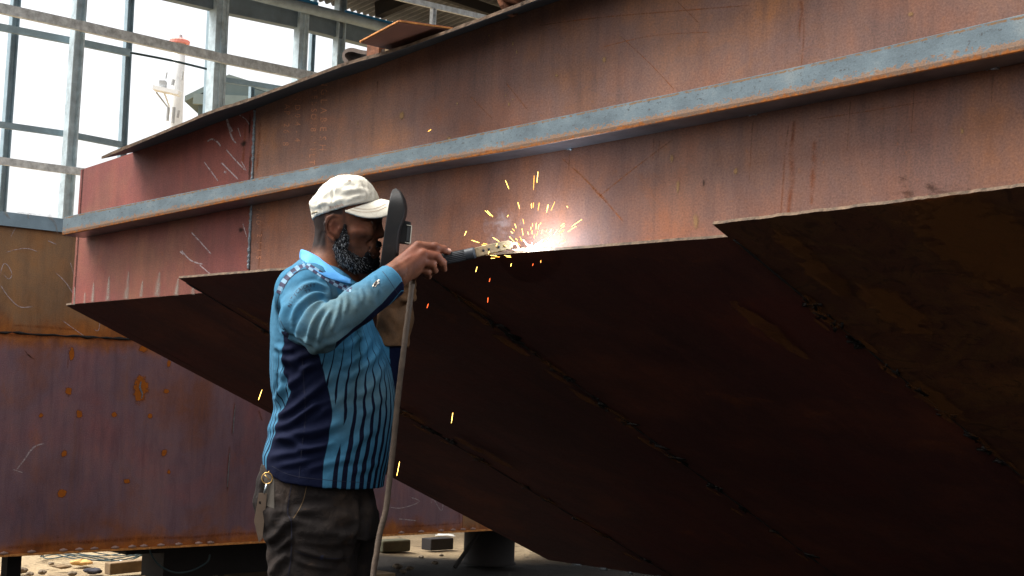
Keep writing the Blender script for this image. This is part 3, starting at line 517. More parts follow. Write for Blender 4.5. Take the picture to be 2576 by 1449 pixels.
litter('paper_scrap', 1078, 1360, 0.0275, 0.022, 0.0066, M['cloth_white'], 'tiny white paper scrap on the sand above the dark brick', 'paper scrap', seed=15)
for i, (u, v, s) in enumerate([(55, 1438, .05), (75, 1446, .035), (105, 1442, .04), (180, 1446, .04), (128, 1420, .03), (372, 1436, .04), (1000, 1428, .05), (1015, 1440, .035), (1030, 1432, .04), (1060, 1402, .03), (1095, 1418, .035), (1110, 1398, .025)]):
    litter('stone', u, v, s*.6, s*.5, s*.3, M['stone'], 'small grey brown stone lying on the ground under the hulls', 'stone', 'stones on the ground', seed=20+i)
b0 = onground(1100, 1383); o = thing('dark_brick', b0, 'black brick on the pale sand left of the thick support', 'brick'); MB().box(b0+Z*.045, .22, .11, .085, UG, NG, Z).build('brick', M['black'], o)
bevel(o.children[0], .006)
b0 = onground(985, 1388); o = thing('mossy_brick', b0, 'dark greenish brick on the ground beside the hanging cable', 'brick'); MB().box(b0+Z*.045, .26, .12, .085, UG, NG, Z).build('brick', plain('mossy_brick', C(66, 64, 46), .9), o); bevel(o.children[0], .012)
b0 = onground(352, 1440); o = thing('timber_offcut', b0, 'weathered timber offcut lying beside the black keel timbers', 'timber'); MB().bar(b0-UG*.22+Z*.035, b0+UG*.05+Z*.045, .07, .07, NG).build('timber', M['timber'], o); bevel(o.children[0], .006)
mb = MB()
for k in range(4): c = onground(225+k*6, 1402+k*2); mb.tube([c+np.array([math.cos(t)*(.30+.03*k), math.sin(t)*(.16+.02*k), .012+.01*k+.02*math.sin(3*t+k)]) for t in np.linspace(0, 6.2, 40)], .004, 6)
tag(mb.build('wire_coil', M['wire'], None, True, loc=onground(225, 1402)), 'loose coil of dark wire on the sand under the hull block', 'wire')
w0 = [onG(374, 1372, -.1), onG(383, 1400, -.1), onG(405, 1425, -.1), onG(440, 1440, -.1), onG(480, 1436, -.1), onG(520, 1415, -.1), onG(528, 1395, -.1)]
w0 = [p if p[2] > .01 else np.array([p[0], p[1], .012]) for p in w0]; tag(MB().tube(spline(w0, 30), .005, 6).build('hanging_wire', M['wire'], None, True, loc=w0[3]), 'dark wire sagging in a loop below the hull block', 'wire')
# ================================================================ open steel frame of the shed, left and behind
f0 = W(190, 270, 13.0); DF = unit([0.906, 1.0, 0]); NF = np.array([DF[1], -DF[0], 0.0]); NF = NF if np.dot(NF, CAM-f0) > 0 else -NF
def onF(u, v, off=0.0): return onplane(u, v, f0+NF*off, NF)
def fz(s, z): p = f0+DF*s; p[2] = z; return p
def fs(P): return float(np.dot(np.asarray(P)-f0, DF))
shed = thing('shed_frame', (f0[0], f0[1], 0), 'open steel frame and corrugated roof of the shed at the upper left', 'shed')
def fpost(ua, va, ub, vb, wpx, mat, off=0.0, z0=None, name='post', two=None, top=None):
    a, b = onF(ua, va, off), onF(ub, vb, off); d = (a-b)/(a[2]-b[2])                                       # b is lower
    lo = b-d*(b[2]-(0 if z0 is None else z0)); hi = a if top is None else a+d*(top-a[2]); w = wpx*np.linalg.norm(a-CAM)/FPX; t = w*.09
    mb = MB()
    if two: mb.bar(lo, hi, w*.12, w*.95, DF); mb.bar(lo+DF*w*.42, hi+DF*w*.42, w*.16, w*.8, DF); mb.bar(lo-DF*w*.42, hi-DF*w*.42, w*.16, w*.8, DF); mb.bar(lo+NF*w*.3, hi+NF*w*.3, w*.66, w*.1, DF)
    else: mb.bar(lo+DF*w*.44, hi+DF*w*.44, w*.13, w*.8, DF); mb.bar(lo-NF*w*.2, hi-NF*w*.2, w*.74, w*.12, DF); mb.bar(lo-DF*w*.44, hi-DF*w*.44, w*.13, w*.8, DF)
    return mb.build(name, mat, shed)
def frail(pts, hpx, mat, off=0.0, name='rail', z=None):
    mb = MB()
    for (a, b) in zip(pts[:-1], pts[1:]):
        A_, B_ = onF(*a, off), onF(*b, off); h = hpx*np.linalg.norm(A_-CAM)/FPX; mb.bar(A_, B_, h*.55, h, NF)
    return mb.build(name, mat, shed)
ztop = onF(566, 20)[2]+.6
fpost(40, 0, 3, 520, 19, M['frame_dark'], -.35, top=ztop); fpost(201, 0, 165, 535, 27, M['galv'], top=ztop); fpost(327, 0, 308, 372, 17, M['frame_dark'], -.35, top=ztop)
fpost(553, 0, 540, 285, 36, M['galv'], two=True, top=ztop); fpost(533, 0, 525, 182, 16, M['frame_dark'], -.3, top=ztop); fpost(762, 0, 752, 195, 28, M['galv'], two=True, top=ztop); fpost(858, 0, 850, 172, 24, M['galv'], top=ztop+.3); fpost(1091, 12, 1088, 70, 13, M['galv_pale'], 3.0, top=onF(1091, 20, 3.0)[2])
fpost(634, 205, 632, 262, 12, M['frame_dark'], -.4, name='short_post'); fpost(790, 20, 782, 190, 12, M['frame_dark'], -.35, top=ztop)
frail([(-60, 8), (205, 66), (560, 147), (800, 196)], 24, M['galv_pale'], .12); frail([(-60, 57), (190, 105), (325, 133)], 17, M['frame_dark'], -.15); frail([(-60, 305), (165, 337), (305, 364)], 15, M['frame_dark'], -.15); frail([(-60, 396), (110, 420), (235, 436)], 18, M['galv_pale'], .12)
frail([(558, 200), (640, 212), (760, 232)], 13, M['frame_dark'], -.2); frail([(860, -40), (1010, -4), (1225, 46), (1330, 72)], 14, M['galv_pale'], 3.0, name='purlin')
frail([(300, -52), (566, 11), (764, 53), (1000, 113), (1300, 188)], 46, M['dark_beam'], -.05, name='eave_beam'); 
pts = [onF(u, v, .10) for u, v in [(520, -42), (700, 3), (900, 52), (1000, 78), (1300, 160)]]; h = 27*np.linalg.norm(pts[1]-CAM)/FPX
MB().tube(pts, h/2, 12).build('gutter', M['gutter'], shed, True)
frail([(560, -50), (745, -4), (800, 10)], 7, M['blue_flash'], .12, name='flashing'); frail([(868, 28), (985, 58), (1010, 65)], 6, M['blue_flash'], .12, name='flashing')
mb = MB()                                    # corrugated roof sheet seen from below
r0 = onF(300, -90, -.6); zE = onF(566, -62)[2]+.15; s0, s1 = -1.0, 14.0; N = 640
V = []; F = []
for i in range(N):
    s = s0+(s1-s0)*i/(N-1); zc = .016*(1 if (i//2) % 2 else -1)
    for d_, dz in ((-.25, -.03), (9.0, 1.3)): V.append(fz(s, zE+dz+zc)+NF*d_)
    if i: F.append((2*i-2, 2*i-1, 2*i+1, 2*i))
o = mesh_obj('roof_sheet', V, F, M['roof'], shed)
for d_ in (.9, 2.2, 3.6, 5.2): mbp = MB().bar(fz(s0, zE-.10+.142*d_)+NF*d_, fz(s1, zE-.10+.142*d_)+NF*d_, .07, .11, NF); mbp.build('purlin', M['black'], shed)
for s in (1.2, 3.6, 6.0): MB().bar(fz(s, zE-.05)+NF*.1, fz(s, zE+1.05)+NF*8.0, .1, .2, DF).build('rafter', M['black'], shed)
wv = [onF(326, 132, -.2), onF(430, 152, -.2), onF(530, 176, -.2)]; tag(MB().tube(spline(wv, 12), .012, 6).build('overhead_wire', M['wire'], None, True, loc=wv[1]), 'thin dark wire stretched between two frame posts', 'wire')
# ================================================================ far away: ship mast and a gabled shed
def mk(u, v, Y=60.0, dy=0.0): return W(u, v, Y+dy)
mast = thing('ship_mast', [*mk(440, 250)[:2], 0], 'white ship mast with a red top far behind the shed frame', 'mast'); r = R(17, 60)
ax = [mk(452, 108), mk(446, 200), mk(440, 300), mk(428, 420)]; lowp = ax[-1]+(ax[-1]-ax[-2])/np.linalg.norm(ax[-1]-ax[-2])*0; lowp = lowp.copy(); lowp[2] = 0
MB().tube(ax+[lowp], [r*.92, r, r*1.15, r*1.55, r*2], 20).build('mast_tube', M['mast'], mast, True)
MB().tube([mk(453, 99), mk(452.4, 103), mk(452, 110)], [R(22, 60), R(26, 60), R(25, 60)], 20).build('red_cap', M['mast_red'], mast); MB().tube([mk(453.5, 88), mk(453, 97)], [R(5, 60), R(7, 60)], 10).build('lamp', M['mast_grey'], mast)
MB().bar(mk(388, 222, 60, -1), mk(452, 236, 60, -1), R(34, 60), R(10, 60), (0, 1, 0)).build('platform', M['mast'], mast); MB().box(mk(410, 212, 60, -1), R(15, 60), R(20, 60), R(16, 60)).build('lamp_box', M['mast_grey'], mast)
MB().tube([mk(393, 232, 60, -1), mk(424, 272, 60, -.4)], R(2, 60), 6).build('brace', M['mast_grey'], mast); MB().tube([mk(412, 230, 60, -1), mk(426, 268, 60, -.4)], R(2.5, 60), 6).build('brace', M['mast'], mast)
[MB().tube([mk(u, v, 60, -.7), mk(u-3, v+h_, 60, -.7)], R(w_, 60), 6).build('fitting', M['mast_grey'], mast) for u, v, h_, w_ in ((424, 270, 34, 4), (438, 270, 40, 4), (450, 278, 18, 3), (436, 200, 14, 5), (460, 180, 22, 2), (420, 182, 16, 2))]
fsd = thing('far_shed', [*W(620, 260, 30)[:2], 0], 'grey green gabled shed far behind the main column', 'shed'); Yf = 30
q = [W(500, 247, Yf), W(575, 203, Yf), W(716, 246, Yf)]; dpt_ = np.array([0, 9.0, 0])
zb = q[0][2]; V = [np.array([q[0][0], Yf, 0]), np.array([q[2][0], Yf, 0]), q[2], q[1], q[0]]; MB().prism(V, dpt_).build('wall', M['far_wall'], fsd)
MB().prism([q[1]+Z*.02, q[0]+Z*.02-np.array([.3, 0, .1]), q[0]+Z*.14-np.array([.3, 0, .1]), q[1]+Z*.14], dpt_+np.array([0, .8, 0])).build('roof_slope', M['far_roof'], fsd); MB().prism([q[1]+Z*.02, q[2]+Z*.02+np.array([.3, 0, -.1]), q[2]+Z*.14+np.array([.3, 0, -.1]), q[1]+Z*.14], dpt_+np.array([0, .8, 0])).build('roof_slope', M['far_roof'], fsd)
MB().bar(W(490, 252, Yf)-np.array([0, .1, 0]), W(725, 262, Yf)-np.array([0, .1, 0]), .12, .22, (0, 1, 0)).build('eave_band', M['far_roof'], fsd)
# ================================================================ the welder: implicit surfaces, meshed with surface nets
YM = 4.02
class Field:
    def __init__(s, lo, hi, h):
        s.lo = np.asarray(lo, float); s.h = h; s.n = np.ceil((np.asarray(hi)-s.lo)/h).astype(int)+1; s.F = np.full(tuple(s.n), .5, np.float32)
    def block(s, lo, hi):
        a = np.clip(np.floor((np.asarray(lo)-s.lo)/s.h).astype(int), 0, s.n); b = np.clip(np.ceil((np.asarray(hi)-s.lo)/s.h).astype(int)+1, 0, s.n)
        g = [s.lo[i]+s.h*np.arange(a[i], b[i]) for i in range(3)]
        return (slice(a[0], b[0]), slice(a[1], b[1]), slice(a[2], b[2])), g[0][:, None, None], g[1][None, :, None], g[2][None, None, :]
    def put(s, fn, lo, hi, k=.01, mode='add'):
        m = .03+k; sl, X, Y, Z_ = s.block(np.asarray(lo)-m, np.asarray(hi)+m)
        if s.F[sl].size == 0: return
        d = np.broadcast_to(fn(X, Y, Z_), s.F[sl].shape); f = s.F[sl]
        if mode == 'add': hh = np.maximum(k-np.abs(f-d), 0)/k; s.F[sl] = np.minimum(f, d)-hh*hh*k*.25
        else: d = -d; hh = np.maximum(k-np.abs(f-d), 0)/k; s.F[sl] = np.maximum(f, d)+hh*hh*k*.25
    def cone(s, a, b, ra, rb, k=.01, mode='add', cut=None, sq=None):
        a = np.asarray(a, float); b = np.asarray(b, float); L = b-a; LL = max(1e-9, L@L)
        def fn(X, Y, Z_):
            x, y, z = X-a[0], Y-a[1], Z_-a[2]; t = np.clip((x*L[0]+y*L[1]+z*L[2])/LL, 0, 1)
            d = np.sqrt((x-t*L[0])**2+(y-t*L[1])**2+(z-t*L[2])**2)-(ra+(rb-ra)*t)
            if cut is not None: d = np.maximum(d, (X-cut[0][0])*cut[1][0]+(Y-cut[0][1])*cut[1][1]+(Z_-cut[0][2])*cut[1][2])
            return d
        r = max(ra, rb); s.put(fn, np.minimum(a, b)-r, np.maximum(a, b)+r, k, mode)
    def chain(s, P, rr, k=.01, mode='add'):
        for i in range(len(P)-1): s.cone(P[i], P[i+1], rr[i], rr[i+1], k, mode)
    def ball(s, c, r, k=.01, mode='add', rot=None):
        c = np.asarray(c, float); r = np.asarray([r]*3 if np.isscalar(r) else r, float)
        def fn(X, Y, Z_):
            x, y, z = X-c[0], Y-c[1], Z_-c[2]
            if rot is not None: x, y, z = (rot[i][0]*x+rot[i][1]*y+rot[i][2]*z for i in range(3))
            q = np.sqrt((x/r[0])**2+(y/r[1])**2+(z/r[2])**2); return (q-1)*r.min()
        s.put(fn, c-r.max(), c+r.max(), k, mode)
    def loft(s, rows, Y0, k=.01, p=2.2, mode='add', yo=None, grow=0.0):
        # rows: (v, u_back, u_front, half width px [, centre offset in y px])
        z = []; cx = []; a = []; b = []
        for r in rows: c = W((r[1]+r[2])/2, r[0], Y0); z.append(c[2]); cx.append(c[0]); a.append(R((r[2]-r[1])/2, Y0)+grow); b.append(R(r[3], Y0)+grow)
        o = np.argsort(z); z = np.array(z)[o]; cx = np.array(cx)[o]; a = np.array(a)[o]; b = np.array(b)[o]
        zz = np.linspace(z[0], z[-1], 160); I = lambda q: spl1(z, q, zz)
        cxx, aa, bb = I(cx), np.maximum(I(a), .004), np.maximum(I(b), .004)
        def fn(X, Y, Z_):
            zf = Z_.ravel(); C_ = np.interp(zf, zz, cxx)[None, None, :]; A = np.interp(zf, zz, aa)[None, None, :]; B = np.interp(zf, zz, bb)[None, None, :]
            q = (np.abs((X-C_)/A)**p+np.abs((Y-Y0)/B)**p)**(1/p); d = (q-1)*np.minimum(A, B)*.95
            return np.maximum(d, np.maximum(z[0]-Z_, Z_-z[-1]))
        s.put(fn, [min(cx-a)-.01, Y0-max(b)-.01, z[0]], [max(cx+a)+.01, Y0+max(b)+.01, z[-1]], k, mode)
    def mesh(s):
        F = s.F; ins = F < 0; n = np.array(F.shape); cn = n-1
        cnt = np.zeros(tuple(cn), np.int8)
        for dx in (0, 1):
            for dy in (0, 1):
                for dz in (0, 1): cnt += ins[dx:dx+cn[0], dy:dy+cn[1], dz:dz+cn[2]]
        act = np.argwhere((cnt > 0) & (cnt < 8)); idx = np.full(tuple(cn), -1, np.int32); idx[act[:, 0], act[:, 1], act[:, 2]] = np.arange(len(act))
        off = np.array([(i, j, k) for i in (0, 1) for j in (0, 1) for k in (0, 1)]); val = np.stack([F[act[:, 0]+o[0], act[:, 1]+o[1], act[:, 2]+o[2]] for o in off], 1).astype(float)
        S = np.zeros((len(act), 3)); N = np.zeros(len(act))
        for i in range(8):
            for j in range(i+1, 8):
                if np.abs(off[i]-off[j]).sum() == 1:
                    a, b = val[:, i], val[:, j]; c = (a < 0) != (b < 0); t = np.where(c, a/np.where(c, a-b, 1), 0)
                    S += np.where(c[:, None], off[i]+t[:, None]*(off[j]-off[i]), 0); N += c
        V = s.lo+s.h*(act+S/N[:, None]); Q = []
        for ax in range(3):
            b, c = (ax+1) % 3, (ax+2) % 3; sl0 = [slice(None)]*3; sl1 = [slice(None)]*3; sl0[ax] = slice(0, -1); sl1[ax] = slice(1, None)
            e = np.argwhere(ins[tuple(sl0)] != ins[tuple(sl1)]); e = e[(e[:, b] > 0) & (e[:, c] > 0) & (e[:, b] < cn[b]) & (e[:, c] < cn[c])]
            if len(e) == 0: continue
            flip = ins[tuple(sl0)][e[:, 0], e[:, 1], e[:, 2]]; q = []
            for db, dc in ((0, 0), (-1, 0), (-1, -1), (0, -1)):
                g = e.copy(); g[:, b] += db; g[:, c] += dc; q.append(idx[g[:, 0], g[:, 1], g[:, 2]])
            q = np.stack(q, 1); q = np.where(flip[:, None], q, q[:, ::-1]); Q.append(q)
        return V, np.concatenate(Q)
def spl1(x, y, q):                              # monotone-ish cubic (Catmull-Rom tangents)
    x = np.asarray(x, float); y = np.asarray(y, float); m = np.gradient(y, x); i = np.clip(np.searchsorted(x, q)-1, 0, len(x)-2); h = x[i+1]-x[i]; t = (q-x[i])/h
    return (2*t**3-3*t**2+1)*y[i]+(t**3-2*t**2+t)*h*m[i]+(-2*t**3+3*t**2)*y[i+1]+(t**3-t**2)*h*m[i+1]
def vnormals(V, Q):
    N = np.zeros_like(V); f = np.cross(V[Q[:, 2]]-V[Q[:, 0]], V[Q[:, 3]]-V[Q[:, 1]])
    for i in range(4):
        for c in range(3): N[:, c] += np.bincount(Q[:, i], f[:, c], len(V))
    return N/np.maximum(np.linalg.norm(N, axis=1, keepdims=True), 1e-12)
def relax(V, Q, it, lam=.5):
    for _ in range(it):
        S = np.zeros_like(V); n = np.zeros(len(V))
        for i in range(4):
            for j in ((i+1) % 4, (i-1) % 4):
                n += np.bincount(Q[:, i], minlength=len(V))
                for c in range(3): S[:, c] += np.bincount(Q[:, i], V[Q[:, j], c], len(V))
        V = V+lam*(S/np.maximum(n, 1)[:, None]-V)
    return V
def folds(V, N, lines, ylim, gain=1.0):                    # cloth ridges (+) and grooves (-) along px polylines on the camera-facing side
    u, v = proj(V.T.reshape(3, -1).T) if False else projv(V); D = np.zeros(len(V)); face = np.clip(-N[:, 1]*2+.6, 0, 1)*(V[:, 1] < ylim)
    for pts, amp, sig in lines:
        P = spline(np.array(pts, float), 26); best = np.full(len(V), 1e9); tt = np.zeros(len(V))
        lo, hi = P.min(0)-4*sig, P.max(0)+4*sig; w = (u > lo[0]) & (u < hi[0]) & (v > lo[1]) & (v < hi[1]) & (face > 0); ii = np.nonzero(w)[0]
        if len(ii) == 0: continue
        uu, vv = u[ii], v[ii]; bd = np.full(len(ii), 1e9); bt = np.zeros(len(ii))
        for i in range(len(P)-1):
            a, b = P[i], P[i+1]; L = b-a; t = np.clip(((uu-a[0])*L[0]+(vv-a[1])*L[1])/max(L@L, 1e-9), 0, 1); d = np.hypot(uu-a[0]-t*L[0], vv-a[1]-t*L[1]); c = d < bd; bd = np.where(c, d, bd); bt = np.where(c, (i+t)/(len(P)-1), bt)
        D[ii] += gain*R(amp)*(np.exp(-(bd/sig)**2)-.45*np.exp(-((bd-1.9*sig)/(sig*.9))**2))*np.clip(np.sin(np.pi*np.clip(bt, .02, .98))*1.7, 0, 1)
    return V+N*(D*face)[:, None]
def projv(V): P = V-CAM; w = P@_F; return CX+FPX*(P@CR)/w, CY-FPX*(P@CU)/w
def wob(V, f, seed=0.0): return np.sin(V[:, 0]*f+seed)*np.sin(V[:, 1]*f*1.13+seed*2)*np.sin(V[:, 2]*f*.93+seed*3)
# ---- materials of the man
m = Mat('dark_brown_skin'); v = m.coord(); n1 = m.noise(v, 30, 6, .6); n2 = m.noise(v, 260, 4, .7); n3 = m.noise(v, 700, 3, .6)
c = m.ramp(n1, [(.3, C(84, 52, 38)), (.55, C(104, 65, 46)), (.75, C(124, 80, 58))]); c = m.mix(m.math('MULTIPLY', m.smooth(n2, .5, .75), .35), c, C(66, 42, 34))
red = m.attr('flush'); c = m.mix(m.math('MULTIPLY', red, .55), c, C(120, 64, 48)); hair = m.attr('stubble'); c = m.mix(m.math('MULTIPLY', hair, m.math('MULTIPLY_ADD', n3, .5, .7), clamp=True), c, C(30, 25, 24))
m.bump(n2, .25, .0012); m.bump(n3, .15, .0005); M['skin'] = m.set(c, m.math('MULTIPLY_ADD', n2, .25, .48), spec=.16); m.p.inputs['Subsurface Weight'].default_value = .08; m.p.inputs['Subsurface Radius'].default_value = (.01, .004, .002); m.p.inputs['Subsurface Scale'].default_value = .3
M['nail'] = plain('finger_nail', C(176, 132, 112), .4)
M['eye'] = plain('eyeball', C(120, 104, 96), .2, bump=0); M['iris'] = plain('dark_iris', C(26, 18, 16), .15, bump=0)
M['beard'] = plain('black_grey_beard', C(30, 29, 30), .95, 0, .4, 60, .45, 260, spec=.03); M['hair_b'] = plain('black_hair', C(16, 15, 16), .8, spec=.1); M['hair_g'] = plain('grey_hair', C(78, 80, 82), .8, spec=.1); M['hair_w'] = plain('white_hair', C(150, 152, 154), .8, spec=.1)
m = Mat('cream_cotton'); v = m.coord(); n1 = m.noise(v, 16, 6, .6); n2 = m.noise(v, 40, 7, .7, 1.2); wv = m.noise(v, 900, 2, .5); c = m.ramp(n1, [(.3, C(206, 199, 182)), (.6, C(224, 218, 202))]); c = m.mix(m.math('MULTIPLY', m.smooth(n2, .60, .75), .55), c, C(176, 150, 118)); m.bump(m.noise(v, 55, 6, .65, 1.0), .32, .006); m.bump(wv, .2, .0006); M['cap'] = m.set(c, .9, spec=.15)
M['cap_text'] = plain('faded_brown_thread', C(186, 140, 118), .9, bump=0); M['thread'] = plain('brown_stitching', C(150, 118, 92), .9); M['buckle'] = plain('brass_buckle', C(150, 134, 100), .4, .7)
BLUE = C(56, 106, 134); NAVY = C(12, 17, 38)
m = Mat('sports_jersey'); v = m.coord(); n1 = m.noise(v, 5, 6, .6); n2 = m.noise(v, 28, 7, .68); wv = m.noise(v, 1100, 2, .5)
c = m.mix(m.smooth(n2, .35, .7), BLUE, C(46, 94, 122)); dust = m.attr('dust'); c = m.mix(m.math('MULTIPLY', m.math('MULTIPLY', dust, m.smooth(n1, .3, .6)), m.math('MULTIPLY_ADD', n2, .8, .35), clamp=True), c, C(88, 104, 102))
ph = m.attr('stripe'); fr_ = m.math('ABSOLUTE', m.math('SUBTRACT', m.math('FRACT', ph), .5)); duty = m.attr('duty'); st = m.smooth(m.math('SUBTRACT', m.math('MULTIPLY', duty, .5), fr_), -.02, .03); c = m.mix(m.math('MULTIPLY', st, m.smooth(duty, 0.01, .05)), c, C(12, 16, 34))
nv = m.attr('navy'); nvm = m.smooth(nv, -.6, .6); c = m.mix(nvm, c, m.mix(m.math('MULTIPLY', m.smooth(n2, .55, .8), .3), NAVY, C(18, 18, 34))); sp_ = m.math('SUBTRACT', 1.5, m.math('ABSOLUTE', m.attr('piping'))); c = m.mix(m.math('MULTIPLY', m.smooth(sp_, 0, .8), .7), c, C(66, 120, 146))
m.bump(m.noise(v, 38, 5, .6, .6), .30, .006); m.bump(wv, .15, .0005); M['shirt'] = m.set(c, .85, spec=.08)
M['collar'] = plain('light_blue_collar', C(76, 146, 206), .75, 0, .06, 30, .25, 40); M['check_dark'] = plain('plum_check', C(42, 40, 66), .8, 0, .2); M['check_pale'] = plain('pale_check', C(104, 134, 156), .8, 0, .15); M['letter'] = plain('navy_lettering', C(22, 24, 44), .8, bump=0); M['frayed'] = plain('frayed_white_threads', C(216, 206, 190), .95); M['hole'] = plain('dark_hole', C(44, 34, 32), .95)
m = Mat('dark_work_trousers'); v = m.coord(); n1 = m.noise(v, 6, 7, .65); n2 = m.noise(v, 26, 7, .7); wv = m.noise(v, 700, 2, .6); c = m.ramp(n1, [(.3, C(24, 20, 19)), (.5, C(33, 28, 26)), (.72, C(54, 43, 35))]); c = m.mix(m.math('MULTIPLY', m.smooth(n2, .55, .72), .5), c, C(70, 52, 38)); m.bump(m.noise(v, 22, 6, .62, 1.0), .5, .014); m.bump(wv, .2, .0006); M['trousers'] = m.set(c, .9, spec=.15)
M['seam_thread'] = plain('tan_seam_thread', C(84, 66, 44), .9); M['pocket_cloth'] = plain('olive_pocket_cloth', C(50, 44, 37), .9, 0, .3, 30, .4, 40)
M['glove'] = plain('brown_leather_glove', C(104, 72, 44), .8, 0, .4, 18, .6, 50); M['shoe'] = plain('worn_dark_shoe', C(50, 44, 40), .6)
# ---- figure frame
man = thing('person', W(800, 2005, YM)*np.array([1, 1, 0]), 'bearded welder in a white cap and blue striped jersey, leaning a welding torch to the hull edge', 'person')
man['label'] = 'bearded man in a white cap, blue jersey and dark trousers welding the hull edge'
def Pt(u, v, w=0.0): return W(u, v, YM+R(w, YM))
def mir(fn):                                    # both sides of the mid plane
    for s in (-1, 1): fn(s)
# ---------------------------------------------------------------- body (one continuous surface)
HEAD = [(452, 862, 880, 10), (457, 846, 902, 36), (466, 832, 918, 48), (482, 814, 934, 58), (505, 797, 948, 66), (527, 789, 957, 70), (549, 787, 960, 71), (562, 789, 954, 70), (578, 793, 954, 69), (592, 797, 951, 67), (606, 802, 950, 65), (620, 808, 953, 62), (634, 814, 953, 59), (648, 822, 950, 55), (660, 838, 944, 49), (672, 858, 936, 40), (681, 878, 924, 28)]
lo = np.minimum(W(640, 1270, YM+.3), W(640, 1270, YM-.45)); 
B = Field([W(660, 900, 4.2)[0]-.02, 3.60, W(800, 1235, 4.0)[2]], [W(1150, 700, 3.9)[0], 4.30, W(870, 432, 4.0)[2]], .0029)
B.loft([(700, 750, 870, 80), (740, 725, 885, 130), (800, 712, 910, 140), (900, 710, 940, 140), (1000, 715, 965, 142), (1100, 706, 958, 140), (1180, 692, 935, 138), (1225, 695, 925, 138)], YM, .03)
for s, Ys in ((-1, 3.87), (1, 4.17)): B.cone(Pt(812, 684, s*30), W(772, 732, Ys), R(44), R(38), .05)
B.cone(Pt(838, 600), Pt(826, 700), R(47), R(58), .02)                       # neck
B.cone(Pt(862, 640, 0), Pt(868, 715, 0), R(34), R(36), .03)
B.loft(HEAD, YM, .012, 2.25)
mir(lambda s: B.cone(Pt(952, 549, s*10), Pt(938, 548, s*46), R(9), R(9), .008))   # brow
mir(lambda s: B.ball(Pt(936, 563, s*54), R(16), .008, 'sub'))
mir(lambda s: B.ball(Pt(926, 563, s*41), (R(13), R(14), R(10)), .004))
mir(lambda s: B.cone(Pt(932, 557, s*52), Pt(914, 561, s*58), R(3.2), R(2.6), .003)); mir(lambda s: B.cone(Pt(932, 569, s*51), Pt(914, 566, s*57), R(2.6), R(2.2), .003))
mir(lambda s: B.cone(Pt(925, 584, s*50), Pt(895, 585, s*60), R(14), R(10), .02))      # cheekbone
mir(lambda s: B.ball(Pt(918, 615, s*62), R(14), .02, 'sub'))
B.cone(Pt(951, 556), Pt(957, 587), R(8), R(10.5), .010); B.ball(Pt(957, 590), R(9.5), .006)   # nose
mir(lambda s: B.ball(Pt(946, 594, s*13), (R(10), R(7), R(7.5)), .006)); mir(lambda s: B.ball(Pt(952, 601, s*6), R(3.2), .004, 'sub'))
mir(lambda s: B.cone(Pt(936, 590, s*30), Pt(926, 614, s*40), R(2.5), R(3), .010, 'sub'))      # cheek crease
B.cone(Pt(950, 627), Pt(938, 629, -24), R(6.5), R(4), .006); B.cone(Pt(950, 627), Pt(938, 629, 24), R(6.5), R(4), .006)
B.cone(Pt(948, 638), Pt(936, 636, -24), R(8), R(4), .006); B.cone(Pt(948, 638), Pt(936, 636, 24), R(8), R(4), .006)
mir(lambda s: B.cone(Pt(958, 632, 0), Pt(925, 632, s*34), R(2), R(1.6), .003, 'sub'))
def ear(s):
    c = Pt(838, 572, s*66); rot = None
    B.ball(c, (R(20), R(9), R(29)), .006); B.ball(Pt(845, 570, s*79), (R(11), R(10), R(16)), .004, 'sub')
    loop = [(856, 556), (851, 545), (839, 541), (825, 548), (818, 563), (819, 580), (827, 594), (836, 603)]
    B.chain([Pt(u, v, s*(66+ (862-u)*.28)) for u, v in loop], [R(4), R(4.4), R(4.6), R(4.6), R(4.4), R(4.2), R(4.4), R(6.5)], .003)
    B.chain([Pt(839, 554, s*72), Pt(830, 566, s*74), Pt(832, 582, s*73), Pt(842, 590, s*71)], [R(2.6), R(3.2), R(3.4), R(3.6)], .003); B.ball(Pt(853, 577, s*70), (R(4.5), R(5), R(7)), .003)
mir(ear)
# right arm, wrist and hand
WR = W(988, 690, 3.80)
B.chain([W(772, 735, 3.86), W(808, 840, 3.70), W(900, 765, 3.745), WR], [R(38), R(31), R(31), R(28)], .03)
def H(u, v, y): return W(u, v, y)
mc = [((1052, 620, 3.846), 13.5), ((1064, 640, 3.834), 13.5), ((1063, 658, 3.838), 12.5), ((1056, 675, 3.850), 12)]
ws = [(1000, 672, 3.815), (1002, 684, 3.805), (1004, 694, 3.808), (1006, 702, 3.818)]
for (p, r), w_ in zip(mc, ws): B.cone(H(*w_), H(*p), R(19), R(r), .014)
B.cone(H(1000, 694, 3.84), H(1040, 690, 3.862), R(17), R(14), .014); B.cone(H(1004, 668, 3.83), H(1042, 640, 3.868), R(17), R(14), .014)
for (p, r) in mc: B.ball(H(p[0], p[1]-2, p[2]-.004), R(r*.78), .005)
for (p, r), w_ in zip(mc[1:3], ws[1:3]): B.cone(H(w_[0]+14, w_[1]-4, w_[2]+.002), H(p[0]-6, p[1], p[2]-.007), R(5), R(5), .008)
fing = [[(1052, 619, 3.846), (1094, 622, 3.850), (1116, 628, 3.862), (1127, 632.5, 3.868)], [(1064, 640, 3.834), (1098, 645, 3.846), (1113, 661, 3.858), (1117, 677, 3.880)], [(1063, 658, 3.838), (1087, 665, 3.846), (1093, 680, 3.868), (1086, 686, 3.890)], [(1056, 675, 3.850), (1075, 684, 3.856), (1077, 695, 3.878), (1071, 695, 3.898)]]
frr = [[12.5, 11, 9.8, 8.6], [13, 11.2, 10, 8.2], [12.2, 10.6, 9.2, 7.8], [11.5, 9.6, 8.2, 7]]
for P_, r_ in zip(fing, frr):
    B.chain([H(*p) for p in P_], [R(q) for q in r_], .0022)
    for q in (1, 2): B.ball(H(P_[q][0], P_[q][1]-1, P_[q][2]-.001), R(r_[q]*1.07), .003)
